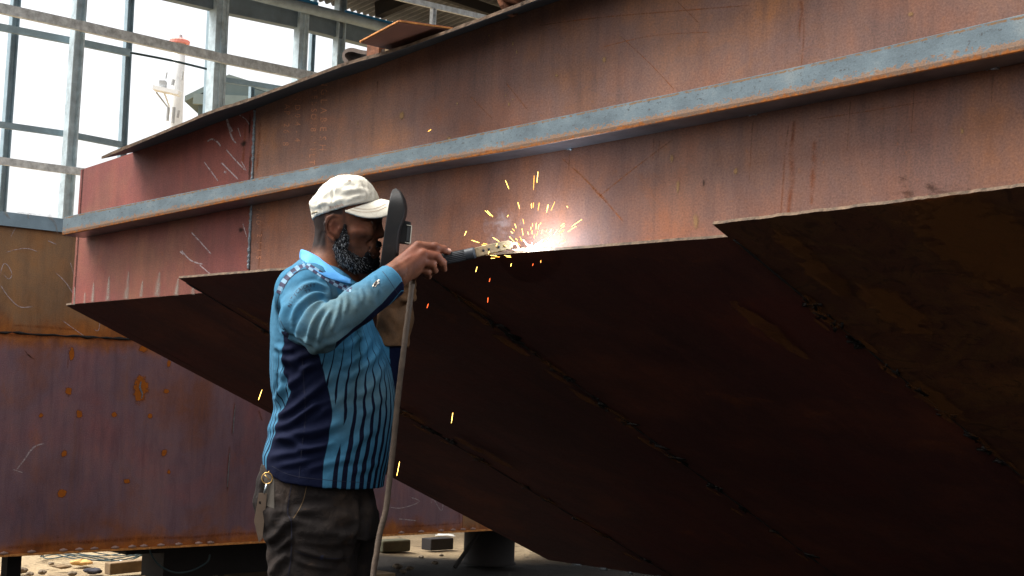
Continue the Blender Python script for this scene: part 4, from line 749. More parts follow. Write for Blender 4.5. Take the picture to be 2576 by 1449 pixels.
B.chain([H(1012, 664, 3.862), H(1050, 646, 3.905), H(1088, 641, 3.922), H(1114, 640, 3.921)], [R(17), R(13), R(11), R(8.5)], .006)
# left arm, raised behind the shield
B.chain([W(790, 735, 4.17), W(955, 965, 4.12), W(1000, 745, 4.09)], [R(38), R(31), R(27)], .03); B.cone(W(1000, 745, 4.09), W(1004, 700, 4.06), R(26), R(24), .02)
bV, bQ = B.mesh(); bV = relax(bV, bQ, 1, .4); bV = folds(bV, vnormals(bV, bQ), [([(946, 600), (936, 612), (927, 630)], -1.6, 3), ([(914, 571), (924, 575), (936, 574)], -1.2, 2.2), ([(896, 560), (908, 563), (916, 562)], -.8, 1.8), ([(897, 568), (908, 566)], -.8, 1.8), ([(905, 548), (925, 547), (945, 549)], 1.8, 4), ([(880, 585), (900, 580), (925, 582)], 1.6, 8), ([(885, 600), (905, 606), (925, 604)], -1.4, 8), ([(800, 625), (806, 600), (812, 580)], -1, 4), ([(1012, 704), (1022, 690), (1028, 672)], -.9, 3), ([(985, 672), (1010, 660), (1040, 640)], .8, 4)], YM, 1.0)
bu, bv = projv(bV)
body = mesh_obj('body', bV, bQ, M['skin'], man, True)
cl = lambda x: np.clip(x, 0, 1)
capline = np.interp(bu, [780, 800, 840, 870, 960], [552, 552, 542, 528, 500])
stub = cl((640-bv)/26)*cl((824-bu)/8)*cl((bv-500)/5)
stub = np.maximum(stub, cl((8-np.abs(bu-866-(bv-540)*.05))/8)*cl((592-bv)/10)*cl((bv-500)/5)*.55)            # sideburn
stub = np.maximum(stub, cl((866-bu)/6)*cl((542-bv)/5))
stub = np.maximum(stub, .75*cl((5-np.abs(bv-(552-(bu-935)*.12)))/4)*cl((bu-918)/6)*(bv < 575))                 # eyebrow
stub = np.maximum(stub, .5*cl((bu-850)/20)*cl((bv-606)/16)*cl((690-bv)/5)*(bu > 850)*cl((bv-640+(955-bu)*.9)/14))
stub = np.maximum(stub, .45*cl((bv-640)/20)*cl((700-bv)/20)*cl((bu-845)/10)*(bu < 985)*(bv < 720))
stub = np.where(bu > 975, 0, stub); setattr_f(body, 'stubble', stub)
flush = np.maximum(cl(1-np.hypot((bu-838)/26, (bv-574)/34)), cl(1-np.hypot((bu-948)/14, (bv-592)/14)))+.5*cl(1-np.hypot((bu-905)/30, (bv-575)/26)); flush = np.maximum(flush, .8*cl((bu-990)/30)*cl(1-np.abs(bv-640)/50)); flush = np.maximum(flush, .8*cl(1-np.hypot((bu-948)/14, (bv-632)/8))); setattr_f(body, 'flush', cl(flush))
bodyT = BVHTree.FromPolygons([tuple(p) for p in bV], [tuple(map(int, q)) for q in bQ])
def stick(T, u, v, off, Y0=3.0, fallback=YM):      # put a mark on the real surface seen along that line
    d = ray(u, v); d = d/np.linalg.norm(d); hit = T.ray_cast(Vector(CAM+d*1.5), Vector(d))
    if hit[0] is None: return W(u, v, fallback)
    return np.array(hit[0])-d*off
def sticker(name, T, strokes, mat, parent, off=.0012, k=14):
    mb = MB()
    for pts, w_ in strokes:
        Q = spline(pts, k) if len(pts) > 2 else np.array([np.array(pts[0])+(np.array(pts[1])-np.array(pts[0]))*t for t in np.linspace(0, 1, k)]); V = []; F = []
        for i in range(k):
            d = Q[min(i+1, k-1)]-Q[max(i-1, 0)]; d = d/np.hypot(*d); nn = np.array([-d[1], d[0]])*w_/2
            V += [stick(T, *(Q[i]-nn), off), stick(T, *(Q[i]+nn), off)]
            if i: F.append((2*i-2, 2*i-1, 2*i+1, 2*i))
        mb.add(V, F)
    return mesh_obj(name, mb.V, mb.F, mat, parent)
# nails, eyes
mesh_obj('fingernail', *lumpmesh(stick(bodyT, 1128.5, 629.5, .0), R(5.2), R(2.2), R(3.6), 2, 7), M['nail'], body, True)
for s in (-1, 1):
    c = Pt(928.5, 563, s*44); mb = MB(); V, F = lumpmesh(c, R(11), R(11), R(11), 99, 8); V = [c+unit(p-c)*R(10.6) for p in V]; e = mesh_obj('eye', V, F, M['eye'], body, True)
    ic = c+unit(np.array([.75, s*.62, -.06]))*R(8.6); V = [ic+unit(p-c)*R(4.6) for p in V]; mesh_obj('iris', V, F, M['iris'], e, True) if False else None
# beard
Bd = Field([W(815, 600, 3.9)[0], YM-.115, W(900, 705, 4.0)[2]], [W(990, 600, 4.0)[0], YM+.115, W(900, 540, 4.0)[2]], .0024)
def brd(s):
    Bd.chain([Pt(868, 566, s*66), Pt(866, 596, s*63), Pt(858, 622, s*57), Pt(868, 646, s*50), Pt(892, 661, s*38), Pt(918, 662, s*22), Pt(932, 658, 0)], [R(5), R(10), R(17), R(21), R(21), R(21), R(20)], .012)
    Bd.chain([Pt(950, 614, 0), Pt(943, 617, s*16), Pt(930, 626, s*32), Pt(922, 640, s*37), Pt(915, 652, s*35)], [R(7.5), R(7.5), R(7), R(9), R(14)], .008)
    Bd.ball(Pt(885, 625, s*70), R(14), .01, 'sub')
mir(brd); Bd.ball(Pt(940, 652, 0), R(11), .01)
dV, dQ = Bd.mesh(); dN = vnormals(dV, dQ); dV = dV+dN*(R(1.0)*wob(dV, 420, 1)+R(.6)*wob(dV, 800, 2)+R(2)*wob(dV, 190, 4))[:, None]
beard = mesh_obj('beard', dV, dQ, M['beard'], man, True)
du, dv = projv(dV); sel = np.nonzero((dN[:, 1] < .6) & (dv > 562))[0]; pick = rng.choice(sel, 7000); V = []; F = []; mi = []
for i in pick:
    p = dV[i]; n = dN[i]; L = R(rng.uniform(4, 9)); d = unit(np.array([.45, 0, -.8])+n*rng.uniform(.15, .55)+rng.normal(0, .34, 3)); d2 = unit(d+rng.normal(0, .4, 3)); w_ = R(.42); sd = unit(np.cross(d, n+.01))*w_
    b = len(V); V += [p-sd, p+sd, p+d*L*.55+sd*.7, p+d*L*.55-sd*.7, p+d*L*.55+d2*L*.5]; F += [(b, b+1, b+2, b+3), (b+3, b+2, b+4)]
    gre = np.clip((935-du[i])/70, .08, .8)*np.clip((dv[i]-575)/40, .2, 1); x_ = rng.random(); k = 2 if x_ < gre*.32 else (1 if x_ < gre else 0); mi += [k, k]
mesh_obj('beard_hair', V, F, None, beard, mats=[M['hair_b'], M['hair_g'], M['hair_w']], midx=mi)
# ---------------------------------------------------------------- cap
K = Field([W(765, 520, 3.9)[0], YM-.11, W(870, 575, 4.0)[2]], [W(975, 500, 3.9)[0], YM+.11, W(870, 436, 4.0)[2]], .0026)
K.loft([(442.5, 874, 900, 16), (446, 852, 915, 40), (452, 838, 924, 54), (462, 822, 935, 65), (476, 806, 945, 73), (492, 795, 953, 78), (505, 785, 957.5, 80), (514, 777, 959, 81), (522, 776, 960, 81), (534, 781, 959, 79), (546, 783, 957, 77), (560, 785, 953, 75)], YM, .006, 2.15)
pa, pb = Pt(783, 554, 0), Pt(868, 529, 0); dn = unit(np.cross(pb-pa, np.array([0, 1.0, 0]))); dn = dn if dn[2] > 0 else -dn
pc, pd = Pt(868, 533, 0), Pt(960, 509, 0); en = unit(np.cross(pd-pc, np.array([0, 1.0, 0]))); en = en if en[2] > 0 else -en
K.put(lambda X, Y, Z_: np.maximum((X-pa[0])*dn[0]+(Z_-pa[2])*dn[2], (X-pc[0])*en[0]+(Z_-pc[2])*en[2]), K.lo, K.lo+K.h*K.n, .004, 'sub') if False else K.put(lambda X, Y, Z_: np.maximum((X-pa[0])*dn[0]+(Z_-pa[2])*dn[2]+0*Y, (X-pc[0])*en[0]+(Z_-pc[2])*en[2]+0*Y), K.lo, K.lo+K.h*K.n, .003, 'sub')
kV, kQ = K.mesh(); kV = relax(kV, kQ, 2, .5); kN = vnormals(kV, kQ)
CF = [([(800, 500), (830, 480), (860, 470)], 2.2, 7), ([(860, 482), (900, 476), (935, 490)], 2.4, 6), ([(820, 520), (850, 505), (890, 500)], 1.6, 6), ([(845, 452), (838, 480), (836, 520)], -1.6, 3), ([(910, 455), (922, 480), (926, 505)], -1.3, 3), ([(880, 500), (905, 492), (930, 496)], 1.5, 5), ([(790, 525), (810, 510), (830, 508)], 1.8, 5), ([(785, 515), (800, 540)], 1.5, 6), ([(870, 452), (890, 462), (905, 470)], 1.4, 5), ([(783, 546), (820, 541), (868, 522), (930, 503)], -.9, 2.4), ([(798, 492), (806, 520), (808, 545)], -1, 3)]
kV = folds(kV, kN, CF, YM+.03); kV = kV+kN*(R(.9)*wob(kV, 130, 3)+R(.5)*wob(kV, 260, 5))[:, None]
cap = mesh_obj('cap', kV, kQ, M['cap'], man, True)
capT = BVHTree.FromPolygons([tuple(p) for p in kV], [tuple(map(int, q)) for q in kQ])
inner = [(958, 500, 0), (955, 501, 22), (945, 504, 42), (928, 510, 58), (908, 516, 68), (888, 523, 76), (868, 530, 79)]; outer = [(1014, 518, 0), (1010, 521, 26), (1000, 528, 48), (984, 536, 63), (958, 545, 72), (915, 545, 80), (869, 531, 81)]
inn = spline([(u, v, -w_) for u, v, w_ in inner[::-1]]+[(u, v, w_) for u, v, w_ in inner[1:]], 49); ou = spline([(u, v, -w_) for u, v, w_ in outer[::-1]]+[(u, v, w_) for u, v, w_ in outer[1:]], 49)
V = []; F = []; ns = 9
for sd_ in (0, 1):
    for i in range(49):
        for j in range(ns):
            t = j/(ns-1); q = inn[i]*(1-t)+ou[i]*t; arch = math.sin(math.pi*t)*5.0; V.append(Pt(q[0], q[1]-arch*.5+sd_*3.2, q[2]))
n1_ = 49*ns
for i in range(48):
    for j in range(ns-1): a = i*ns+j; F += [(a, a+1, a+ns+1, a+ns), (n1_+a, n1_+a+ns, n1_+a+ns+1, n1_+a+1)]
for i in range(48): a = i*ns+ns-1; F.append((a, n1_+a, n1_+a+ns, a+ns)); a = i*ns; F.append((a, a+ns, n1_+a+ns, n1_+a))
visor = mesh_obj('visor', V, F, M['cap'], cap, True); fixnormals(visor)
visT = BVHTree.FromPolygons([tuple(p) for p in V], F)
sticker('stitching', visT, [([(886, 522), (915, 526), (945, 524), (972, 512)], .9), ([(880, 527), (910, 533), (945, 531), (972, 520)], .9)], M['thread'], cap)
sticker('eyelet', capT, [([(823, 468), (826, 466), (829, 468), (826, 471), (823, 469)], 1.1), ([(876, 454), (879, 452), (882, 454), (879, 456), (876, 455)], 1.1)], M['thread'], cap)
mb = MB(); bk = [stick(capT, u, v, .002) for u, v in ((785, 536), (797, 533), (800, 551), (787, 553))]; [mb.tube([bk[i], bk[(i+1) % 4]], R(1.8), 6) for i in range(4)]; mb.build('buckle', M['buckle'], cap, True)
letters('lettering', [(ch, 832+i*5.9, 522.5-i*1.55, 10.5 if ch in 'Rbk' else 10.5, math.radians(15)) for i, ch in enumerate('Reebok')], M['cap_text'], cap, lambda x, y: stick(capT, x, y, .0008))
# ---------------------------------------------------------------- jersey
TR = [(657, 752, 836, 56), (672, 738, 858, 84), (690, 724, 882, 122), (720, 706, 908, 160), (760, 692, 926, 172), (800, 686, 938, 170), (850, 683, 954, 168), (900, 682, 971, 168), (950, 683, 986, 170), (1000, 688, 995, 171), (1030, 692, 995.5, 171), (1055, 687, 993, 171), (1080, 678, 989, 170), (1106, 678.5, 985, 170), (1130, 670, 981, 171), (1150, 665, 977, 172), (1180, 667, 970, 172), (1215, 672, 964, 172), (1245, 674, 961, 172)]
S = Field([W(655, 1100, 4.0)[0], 3.55, W(800, 1250, 4.0)[2]], [W(1040, 700, 3.9)[0], 4.32, W(800, 640, 4.0)[2]], .0034)
S.loft(TR, YM, .02, 2.3)
for s, Ys in ((-1, 3.865), (1, 4.175)): S.cone(Pt(796, 704, s*24), W(768, 730, Ys), R(40), R(62), .045)
rk = lambda r, y: r*y/FPX
S.chain([W(766, 733, 3.87), W(766, 800, 3.77), W(806, 836, 3.70)], [rk(65, 3.87), rk(60, 3.77), rk(50, 3.70)], .03)
S.cone(W(806, 836, 3.70), W(900, 769, 3.745), rk(50, 3.7), rk(47, 3.745), .02)
cu0, cu1 = W(963.7, 666.8, 3.79), W(1013, 741, 3.79); cc = (cu0+cu1)/2; cdir = unit(W(988, 704, 3.79)-W(900, 769, 3.745)); cdir = unit(cdir+np.array([0, .25, 0])); 
S.cone(W(900, 769, 3.745), cc+cdir*.03, rk(47, 3.745), rk(44, 3.79), .012, cut=(cc, cdir))
S.chain([W(790, 735, 4.175), W(950, 955, 4.12), W(978, 868, 4.11)], [R(62), R(48), R(44)], .03)
xs = np.array([W(u, v, YM)[0] for u, v in ((640, 1168), (664, 1163), (679, 1180), (735, 1206), (838, 1218.5), (900, 1222), (960, 1226), (1000, 1228))]); zs = np.array([W(u, v, YM)[2] for u, v in ((640, 1150), (664, 1163), (679, 1180), (735, 1206), (838, 1218.5), (900, 1222), (960, 1226), (1000, 1228))])
S.put(lambda X, Y, Z_: Z_-np.interp(X.ravel(), xs, zs)[:, None, None]+0*Y, S.lo, [S.lo[0]+S.h*S.n[0], S.lo[1]+S.h*S.n[1], zs.max()], .002, 'sub')
S.loft([(r[0], r[1]+5, r[2]-5, r[3]-5) for r in TR if r[0] >= 1130], YM, .002, 2.3, 'sub')
S.cone(Pt(846, 610), Pt(842, 700), R(50), R(46), .004, 'sub')
sV, sQ = S.mesh(); sV = relax(sV, sQ, 2, .5); sV0 = sV.copy(); sN = vnormals(sV, sQ); su, sv = projv(sV)
SF = [([(720, 905), (760, 925), (800, 915), (840, 885)], 3, 9), ([(850, 1000), (820, 1010), (770, 1035), (735, 1065)], 2.5, 7), ([(700, 1170), (760, 1160), (820, 1140)], 2.5, 8), ([(700, 930), (730, 960), (735, 1000)], 2.2, 8), ([(690, 870), (715, 880), (740, 878)], 2.5, 7), ([(905, 1050), (935, 1030), (970, 990)], 2, 9), ([(880, 1190), (920, 1180), (955, 1160)], 1.6, 8), ([(800, 1040), (850, 1010), (900, 965)], 2.4, 9), ([(850, 880), (880, 870), (915, 840)], 2.4, 7), ([(855, 700), (880, 715), (905, 712)], 2, 7),([(690, 1055), (735, 1030), (790, 985), (855, 930)], 5, 10), ([(684, 1080), (730, 1062), (775, 1030), (800, 1005)], 4.5, 9), ([(676, 1112), (730, 1096), (800, 1082), (870, 1060)], 4.5, 11), ([(700, 1096), (740, 1112), (775, 1128), (830, 1120)], 3.5, 9), ([(672, 1150), (720, 1142), (790, 1128), (850, 1110)], 3, 9), ([(700, 1000), (720, 975), (760, 940), (790, 900)], 3.5, 9), ([(705, 900), (740, 905), (780, 890), (810, 880)], 4, 10), ([(690, 1010), (705, 985), (712, 940)], 2.5, 7), ([(860, 960), (900, 935), (940, 900), (958, 860)], 4, 10), ([(880, 1000), (920, 985), (950, 950), (968, 905)], 3, 9), ([(850, 930), (880, 915), (915, 890), (935, 850)], 3, 8), ([(865, 1150), (900, 1110), (950, 1075)], 2.5, 10), ([(770, 1180), (830, 1165), (900, 1150)], 2.2, 9), ([(700, 860), (712, 900), (708, 960), (700, 1020)], 2.5, 7), ([(690, 830), (694, 900), (690, 980)], 2, 6),
  # upper arm and elbow
  ([(838, 757), (812, 742), (780, 745), (748, 775), (735, 810)], 5.5, 7), ([(838, 758), (806, 762), (775, 785), (755, 825), (752, 858)], 5.5, 7), ([(840, 762), (815, 775), (793, 800), (780, 835), (776, 868)], 5.5, 6.5), ([(842, 765), (828, 785), (812, 815), (803, 845), (798, 876)], 4.5, 6), ([(836, 752), (818, 728), (795, 716), (765, 722), (738, 750)], 4.5, 7), ([(832, 745), (820, 712), (800, 696)], 3.5, 6), ([(720, 760), (712, 800), (720, 835)], 3, 7), ([(845, 765), (842, 800), (832, 835)], 3, 6), ([(870, 735), (872, 760), (866, 790)], 2, 5), ([(856, 745), (853, 775), (846, 810)], 2.6, 5), ([(905, 722), (912, 740), (910, 765)], 1.6, 5), ([(940, 690), (945, 712), (955, 740)], 2, 5), ([(760, 850), (785, 868), (820, 880)], 2, 6), ([(890, 730), (900, 750), (895, 790)], 1.4, 6), ([(918, 712), (930, 735), (940, 765)], 1.4, 6), ([(800, 868), (840, 862), (890, 830)], 2, 7),
  ([(705, 715), (700, 760), (705, 820), (725, 842)], -3, 3.5), ([(725, 842), (755, 858), (790, 880)], -3, 3.5), ([(705, 712), (725, 690), (755, 672), (775, 668)], -1.6, 3)]
sV = folds(sV, sN, SF, YM+.02, 1.55); sV = sV+sN*(R(1.0)*wob(sV, 42, 2)+R(.7)*wob(sV, 90, 7))[:, None]
shirt = mesh_obj('jersey', sV, sQ, M['shirt'], man, True)
sVf = sV; sV = sV0
# pattern fields on the cloth (planar/angular coordinates of the printed jersey)
zr = sV[:, 2]; tz_ = np.array([W((r[1]+r[2])/2, r[0], YM)[2] for r in TR])[::-1]; tcx = np.array([W((r[1]+r[2])/2, r[0], YM)[0] for r in TR])[::-1]; ta = np.array([R((r[2]-r[1])/2, YM) for r in TR])[::-1]; tb = np.array([R(r[3], YM) for r in TR])[::-1]
ang = np.degrees(np.arctan2(np.abs(sV[:, 1]-YM)/np.interp(zr, tz_, tb), (sV[:, 0]-np.interp(zr, tz_, tcx))/np.interp(zr, tz_, ta)))        # 0 front, 90 side, 180 back
el, sh_, cf = W(806, 836, 3.70), W(766, 740, 3.86), cc
def segd(P, a, b): L = b-a; t = np.clip(((P-a)@L)/(L@L), 0, 1); return np.linalg.norm(P-a-t[:, None]*L, axis=1), t
d1, _ = segd(sV, sh_, el); d2, t2 = segd(sV, el, cf); arm = ((d1 < .085) & (sV[:, 1] < 3.86-.0) & (sv < 893)) | (d2 < .072)
arm &= ~((su < 725) & (sv > 838)) 
tors = np.abs(ang)
front = np.interp(sv, [880, 900, 1000, 1060, 1226], [92, 90, 86, 84, 84]); back = np.interp(sv, [838, 880, 935, 985, 1040, 1090, 1130, 1226], [126, 127, 128, 122, 138, 139, 142, 148])
nav = np.minimum(tors-front, back-tors)*1.6; nav = np.where(sv < 835, np.minimum(nav, (sv-838)), nav); nav = np.where(arm, -5, nav)
ax_ = unit(cf-el); rel = sV-el-((sV-el)@ax_)[:, None]*ax_; dn_ = unit(np.array([.62, .1, -.75])-ax_*np.dot(ax_, [.62, .1, -.75])); cosd = (rel@dn_)/np.maximum(np.linalg.norm(rel, axis=1), 1e-6)
dd = R(1)*0+rel@dn_; line = np.interp(su, [780, 840, 900, 960, 1010], [872, 862, 818, 764, 708]); nsl = sv-line; nsl = np.where(sV[:, 1] > cc[1]+.05, 12, nsl); armf = (d2 < .075) & (t2 > .02) & (sv < 893) & (su > 770)
nav = np.where(arm & armf, nsl*.8, nav); larm_shade = (sV[:, 1] > 4.06) & (su > 930) & (sv < 985) & (sv > 830) & (np.linalg.norm(sV-W(965, 930, 4.11), axis=1) < .11); nav = np.where(larm_shade, 6, nav)  # left forearm sleeve turned navy: its shade put into the colour
setattr_f(shirt, 'navy', nav)
setattr_f(shirt, 'piping', np.where(arm & armf, (nsl-np.interp(su, [800, 860, 940, 1010], [16, 22, 26, 24]))*.9, 50))
sh = 14*np.clip((1010-sv)/120, -.2, 1.2)**1.4*np.sign(1)+2.2*np.sin((sv-880)/26.0)*np.clip((1010-sv)/100, 0, 1) if False else 15*np.clip((1010-sv)/130, 0, 1.2)**1.3+.8*np.sin((sv-870)/22.0)*np.clip((1000-sv)/80, 0, 1)
stripe = np.where(tors < 100, (ang+np.where(True, sh, 0))/8.6, (ang+4*np.sin((sv-850)/30))/7.5+.5*np.sin(sv/18.0)*0)
lead = np.interp(sv, [880, 930, 960, 1090, 1150, 1226], [100, 96, 92, 70, 77, 80]); duty = np.interp(sv, [760, 860, 905, 980, 1100, 1226], [.04, .07, .12, .26, .46, .58])*np.clip((lead-(ang+sh*.0))/5, 0, 1)
duty = np.where(tors > 100, np.interp(sv, [870, 900, 1040, 1100, 1180], [0, .10, .22, .30, .40])*np.clip((172-tors)/4+1, 0, 1), duty); duty = np.where(arm, 0, duty); duty = np.where(sv < 720, 0, duty); setattr_f(shirt, 'stripe', stripe); setattr_f(shirt, 'duty', duty)
dust = np.where(arm, np.clip((su-700)/80, 0, 1)*np.clip((sv-690)/60, .1, 1)*.9, np.where(tors < 100, .75*np.clip((sv-880)/60, 0, 1)*np.clip(1-np.abs(sv-990)/150, .1, 1), .15)); setattr_f(shirt, 'dust', dust)
sV = sVf
shT = BVHTree.FromPolygons([tuple(p) for p in sV], [tuple(map(int, q)) for q in sQ])
# collar
ct = [(760, 624, 0), (764, 625, 22), (778, 630, 44), (802, 643, 58), (830, 663, 60), (858, 684, 48), (880, 696, 22), (886, 700, 6)]; cm = [(753, 640, 0), (758, 640, 30), (774, 646, 58), (800, 660, 72), (826, 680, 74), (850, 695, 58), (876, 706, 27), (888, 708, 8)]; cb = [(753, 652, 0), (756, 652, 34), (768, 660, 66), (792, 678, 84), (815, 694, 86), (838, 703, 74), (872, 712, 34), (890, 714, 10)]
def both(L): return spline([(u, v, -w_) for u, v, w_ in L[::-1]]+[(u, v, w_) for u, v, w_ in L[1:]], 57)
ins_ = [(u+3, v+16, w_-3 if w_ > 6 else w_) for u, v, w_ in ct]; rowsC = [both(ins_), both(ct), both([((a[0]+b[0])/2-2, (a[1]+b[1])/2-2, (a[2]+b[2])/2+3) for a, b in zip(ct, cm)]), both(cm), both(cb)]
V = []
for i in range(57):
    for j in range(5):
        u_, v_, w__ = rowsC[j][i]; k_ = i if w__ <= 0 else 56-i; un, vn, wn = rowsC[j][k_]; P = Pt(un, vn, -abs(wn))
        if j >= 2 and abs(wn) > 12:
            Q = stick(shT, un, vn, (0, .0, .008, .016, .008)[j]); yq = Q[1] if Q[1] < P[1] else P[1]; P = W(un, vn, yq)
        V.append(P if w__ <= 0 else W(un, vn, 2*YM-P[1]))
F = [(i*5+j, i*5+j+1, i*5+5+j+1, i*5+5+j) for i in range(56) for j in range(4)]
col = mesh_obj('collar', V, F, M['collar'], shirt, True); fixnormals(col); sm = col.modifiers.new('thick', 'SOLIDIFY'); sm.thickness = .003; ss = col.modifiers.new('sub', 'SUBSURF'); ss.levels = 2; ss.render_levels = 2
# printed checks over the shoulder, seams, lettering, torn hole
def checks(path, w_, n, rows, phase=0):
    Q = spline(path, n+1); A = [[], []]
    for i in range(n):
        a, b = Q[i], Q[i+1]; d = (b-a)/max(1e-6, np.hypot(*(b-a))); nn = np.array([-d[1], d[0]])
        for r in range(rows):
            o0, o1 = (r/rows-.5)*w_, ((r+1)/rows-.5)*w_; A[(i+r+phase) % 2].append([a+nn*o0, b+nn*o0, b+nn*o1, a+nn*o1])
    return A
def quads(name, T, Q, mat, parent, off=.0016, k=3):
    mb = MB()
    for q in Q:
        V = []; F = []
        for i in range(k+1):
            for j in range(k+1): s, t = i/k, j/k; p = (np.array(q[0])*(1-s)+np.array(q[1])*s)*(1-t)+(np.array(q[3])*(1-s)+np.array(q[2])*s)*t; V.append(stick(T, p[0], p[1], off))
        for i in range(k):
            for j in range(k): a = i*(k+1)+j; F.append((a, a+k+1, a+k+2, a+1))
        mb.add(V, F)
    return mesh_obj(name, mb.V, mb.F, mat, parent, True)
a0, a1 = checks([(701, 738), (709, 716), (725, 694), (748, 674), (766, 664)], 13, 10, 1); b0_, b1_ = checks([(771, 666), (800, 684), (830, 704), (862, 722), (884, 728)], 14, 12, 2, 1)
quads('dark_checks', shT, a0+b0_, M['check_dark'], shirt); quads('pale_checks', shT, a1+b1_, M['check_pale'], shirt)
sticker('seam', shT, [([(704, 735), (698, 760), (700, 790), (712, 820), (726, 840)], 1.2), ([(712, 728), (730, 700), (757, 680), (780, 678), (806, 692), (826, 716), (838, 752)], 1.3), ([(962, 682), (976, 700), (990, 722), (1003, 742)], 1.1), ([(683, 1172), (735, 1196), (838, 1209), (955, 1216)], 1.0), ([(760, 900), (764, 960), (768, 1050), (760, 1120), (752, 1204)], 1.2)], M['letter'], shirt, .0008, 20)
letters('lettering', [(ch, x, y, 12.5, math.radians(a)) for ch, x, y, a in (('N', 729, 768, 66), ('I', 732.5, 758.5, 62), ('T', 736.5, 751, 58), ('Y', 742.5, 742.5, 50), ('C', 748, 734, 42), ('R', 754.5, 728.5, 34), ('I', 760, 725, 28), ('C', 766, 722.5, 20), ('K', 774, 720, 14), ('E', 782.5, 718.5, 8), ('T', 790, 718.5, 2), ('T', 771, 734, 20), ('Y', 779, 731, 14))], M['letter'], shirt, lambda x, y: stick(shT, x, y, .0012))
def ragged(name, cx_, cy_, radii, tilt, mat, off):
    n = len(radii); ca, sa = math.cos(tilt), math.sin(tilt); V = [stick(shT, cx_, cy_, off)]
    for k in range(n): a = 2*math.pi*k/n; x, y = radii[k]*math.cos(a)*1.25, radii[k]*math.sin(a)*.8; V.append(stick(shT, cx_+x*ca-y*sa, cy_+x*sa+y*ca, off))
    return mesh_obj(name, V, [(0, 1+k, 1+(k+1) % n) for k in range(n)], mat, shirt)
ragged('frayed_rim', 945.5, 713, [11, 7, 9, 6, 5, 7, 9, 6, 10, 8, 5, 6, 4, 6, 7, 10], -.75, M['frayed'], .0016); ragged('hole', 944.5, 713.5, [6.5, 5, 4, 3.6, 4.5, 6, 5, 3.4, 4, 5], -1.0, M['hole'], .0024)
# ---------------------------------------------------------------- trousers, shoes
T = Field([W(635, 1300, 4.0)[0], YM-.21, .02], [W(965, 1300, 4.0)[0], YM+.22, W(800, 1150, 4.0)[2]], .005)
T.loft([(1168, 664, 930, 146), (1200, 658, 934, 150), (1230, 656, 937, 156), (1270, 655, 945, 160), (1310, 660, 948, 162), (1345, 672, 946, 160)], YM, .02, 2.4)
def leg(rows, yo):
    z = []
    T.loft(rows, YM+yo, .03, 2.2)
leg([(1290, 664, 905, 82), (1330, 668, 906, 84), (1365, 675, 903, 84), (1400, 672, 898, 82), (1449, 677, 890, 80), (1600, 704, 874, 72), (1750, 716, 866, 64), (1880, 724, 862, 62), (1985, 722, 868, 64)], -.088)
leg([(1290, 745, 947, 82), (1330, 750, 948, 84), (1365, 750, 944, 84), (1400, 745, 937, 82), (1449, 742, 930, 80), (1600, 752, 910, 72), (1750, 760, 905, 64), (1880, 764, 900, 62), (1985, 762, 906, 64)], .095)
T.chain([Pt(658, 1210, -60), Pt(652, 1260, -60), Pt(655, 1320, -55)], [R(10), R(12), R(9)], .02); T.chain([Pt(658, 1210, -110), Pt(655, 1260, -115), Pt(660, 1320, -105)], [R(8), R(9), R(7)], .02)
tV, tQ = T.mesh(); tV = relax(tV, tQ, 2, .5); tN = vnormals(tV, tQ)
TF = [([(690, 1320), (740, 1310), (800, 1330), (850, 1325)], 3, 10), ([(735, 1290), (790, 1280), (860, 1268)], 3, 10), ([(740, 1330), (800, 1345), (880, 1340)], 3, 9), ([(670, 1360), (700, 1340), (725, 1310)], 5, 10), ([(680, 1449), (700, 1415), (728, 1390)], 5, 10), ([(740, 1380), (790, 1395), (840, 1405), (870, 1395)], 4, 9), ([(740, 1400), (780, 1420), (850, 1428)], 3, 8), ([(912, 1240), (915, 1300), (905, 1360), (895, 1420)], -6, 9), ([(700, 1240), (712, 1270), (722, 1300)], 3, 9), ([(690, 1230), (690, 1290), (700, 1330)], 3, 10), ([(780, 1240), (830, 1250), (880, 1245)], 2.5, 10), ([(850, 1360), (880, 1345), (910, 1330)], 3, 10), ([(690, 1390), (715, 1370), (730, 1350)], 4, 8), ([(860, 1290), (890, 1310), (905, 1330)], 3, 12), ([(732, 1210), (724, 1260), (722, 1290), (732, 1320), (731, 1400), (722, 1460)], 1.6, 3)]
tV = folds(tV, tN, TF, YM+.05, 1.7); tV = tV+tN*(R(2.2)*wob(tV, 28, 1)+R(1.2)*wob(tV, 70, 4))[:, None]
trs = mesh_obj('trousers', tV, tQ, M['trousers'], man, True); trT = BVHTree.FromPolygons([tuple(p) for p in tV], [tuple(map(int, q)) for q in tQ])
sticker('pocket_slit', trT, [([(771, 1224), (764, 1255), (752, 1282), (738, 1304)], 1.6)], M['seam_thread'], trs, .0012); sticker('side_seam', trT, [([(734, 1215), (726, 1262), (724, 1292), (733, 1318), (732, 1400), (724, 1455)], 1.6), ([(740, 1385), (790, 1402), (850, 1405), (905, 1395)], 1.0)], M['letter'], trs, .0012, 24); quads('worn_hole', trT, [[(806, 1398), (814, 1396), (813, 1407), (805, 1409)]], M['letter'], trs, .0012)
pk = [(650, 1190), (663, 1185), (684, 1192), (686, 1240), (672, 1300), (660, 1352), (652, 1345), (646, 1290), (645, 1240)]
quads('back_pocket', trT, [[(664, 1192), (690, 1196), (690, 1280), (664, 1270)]], M['pocket_cloth'], trs, .002, 6)
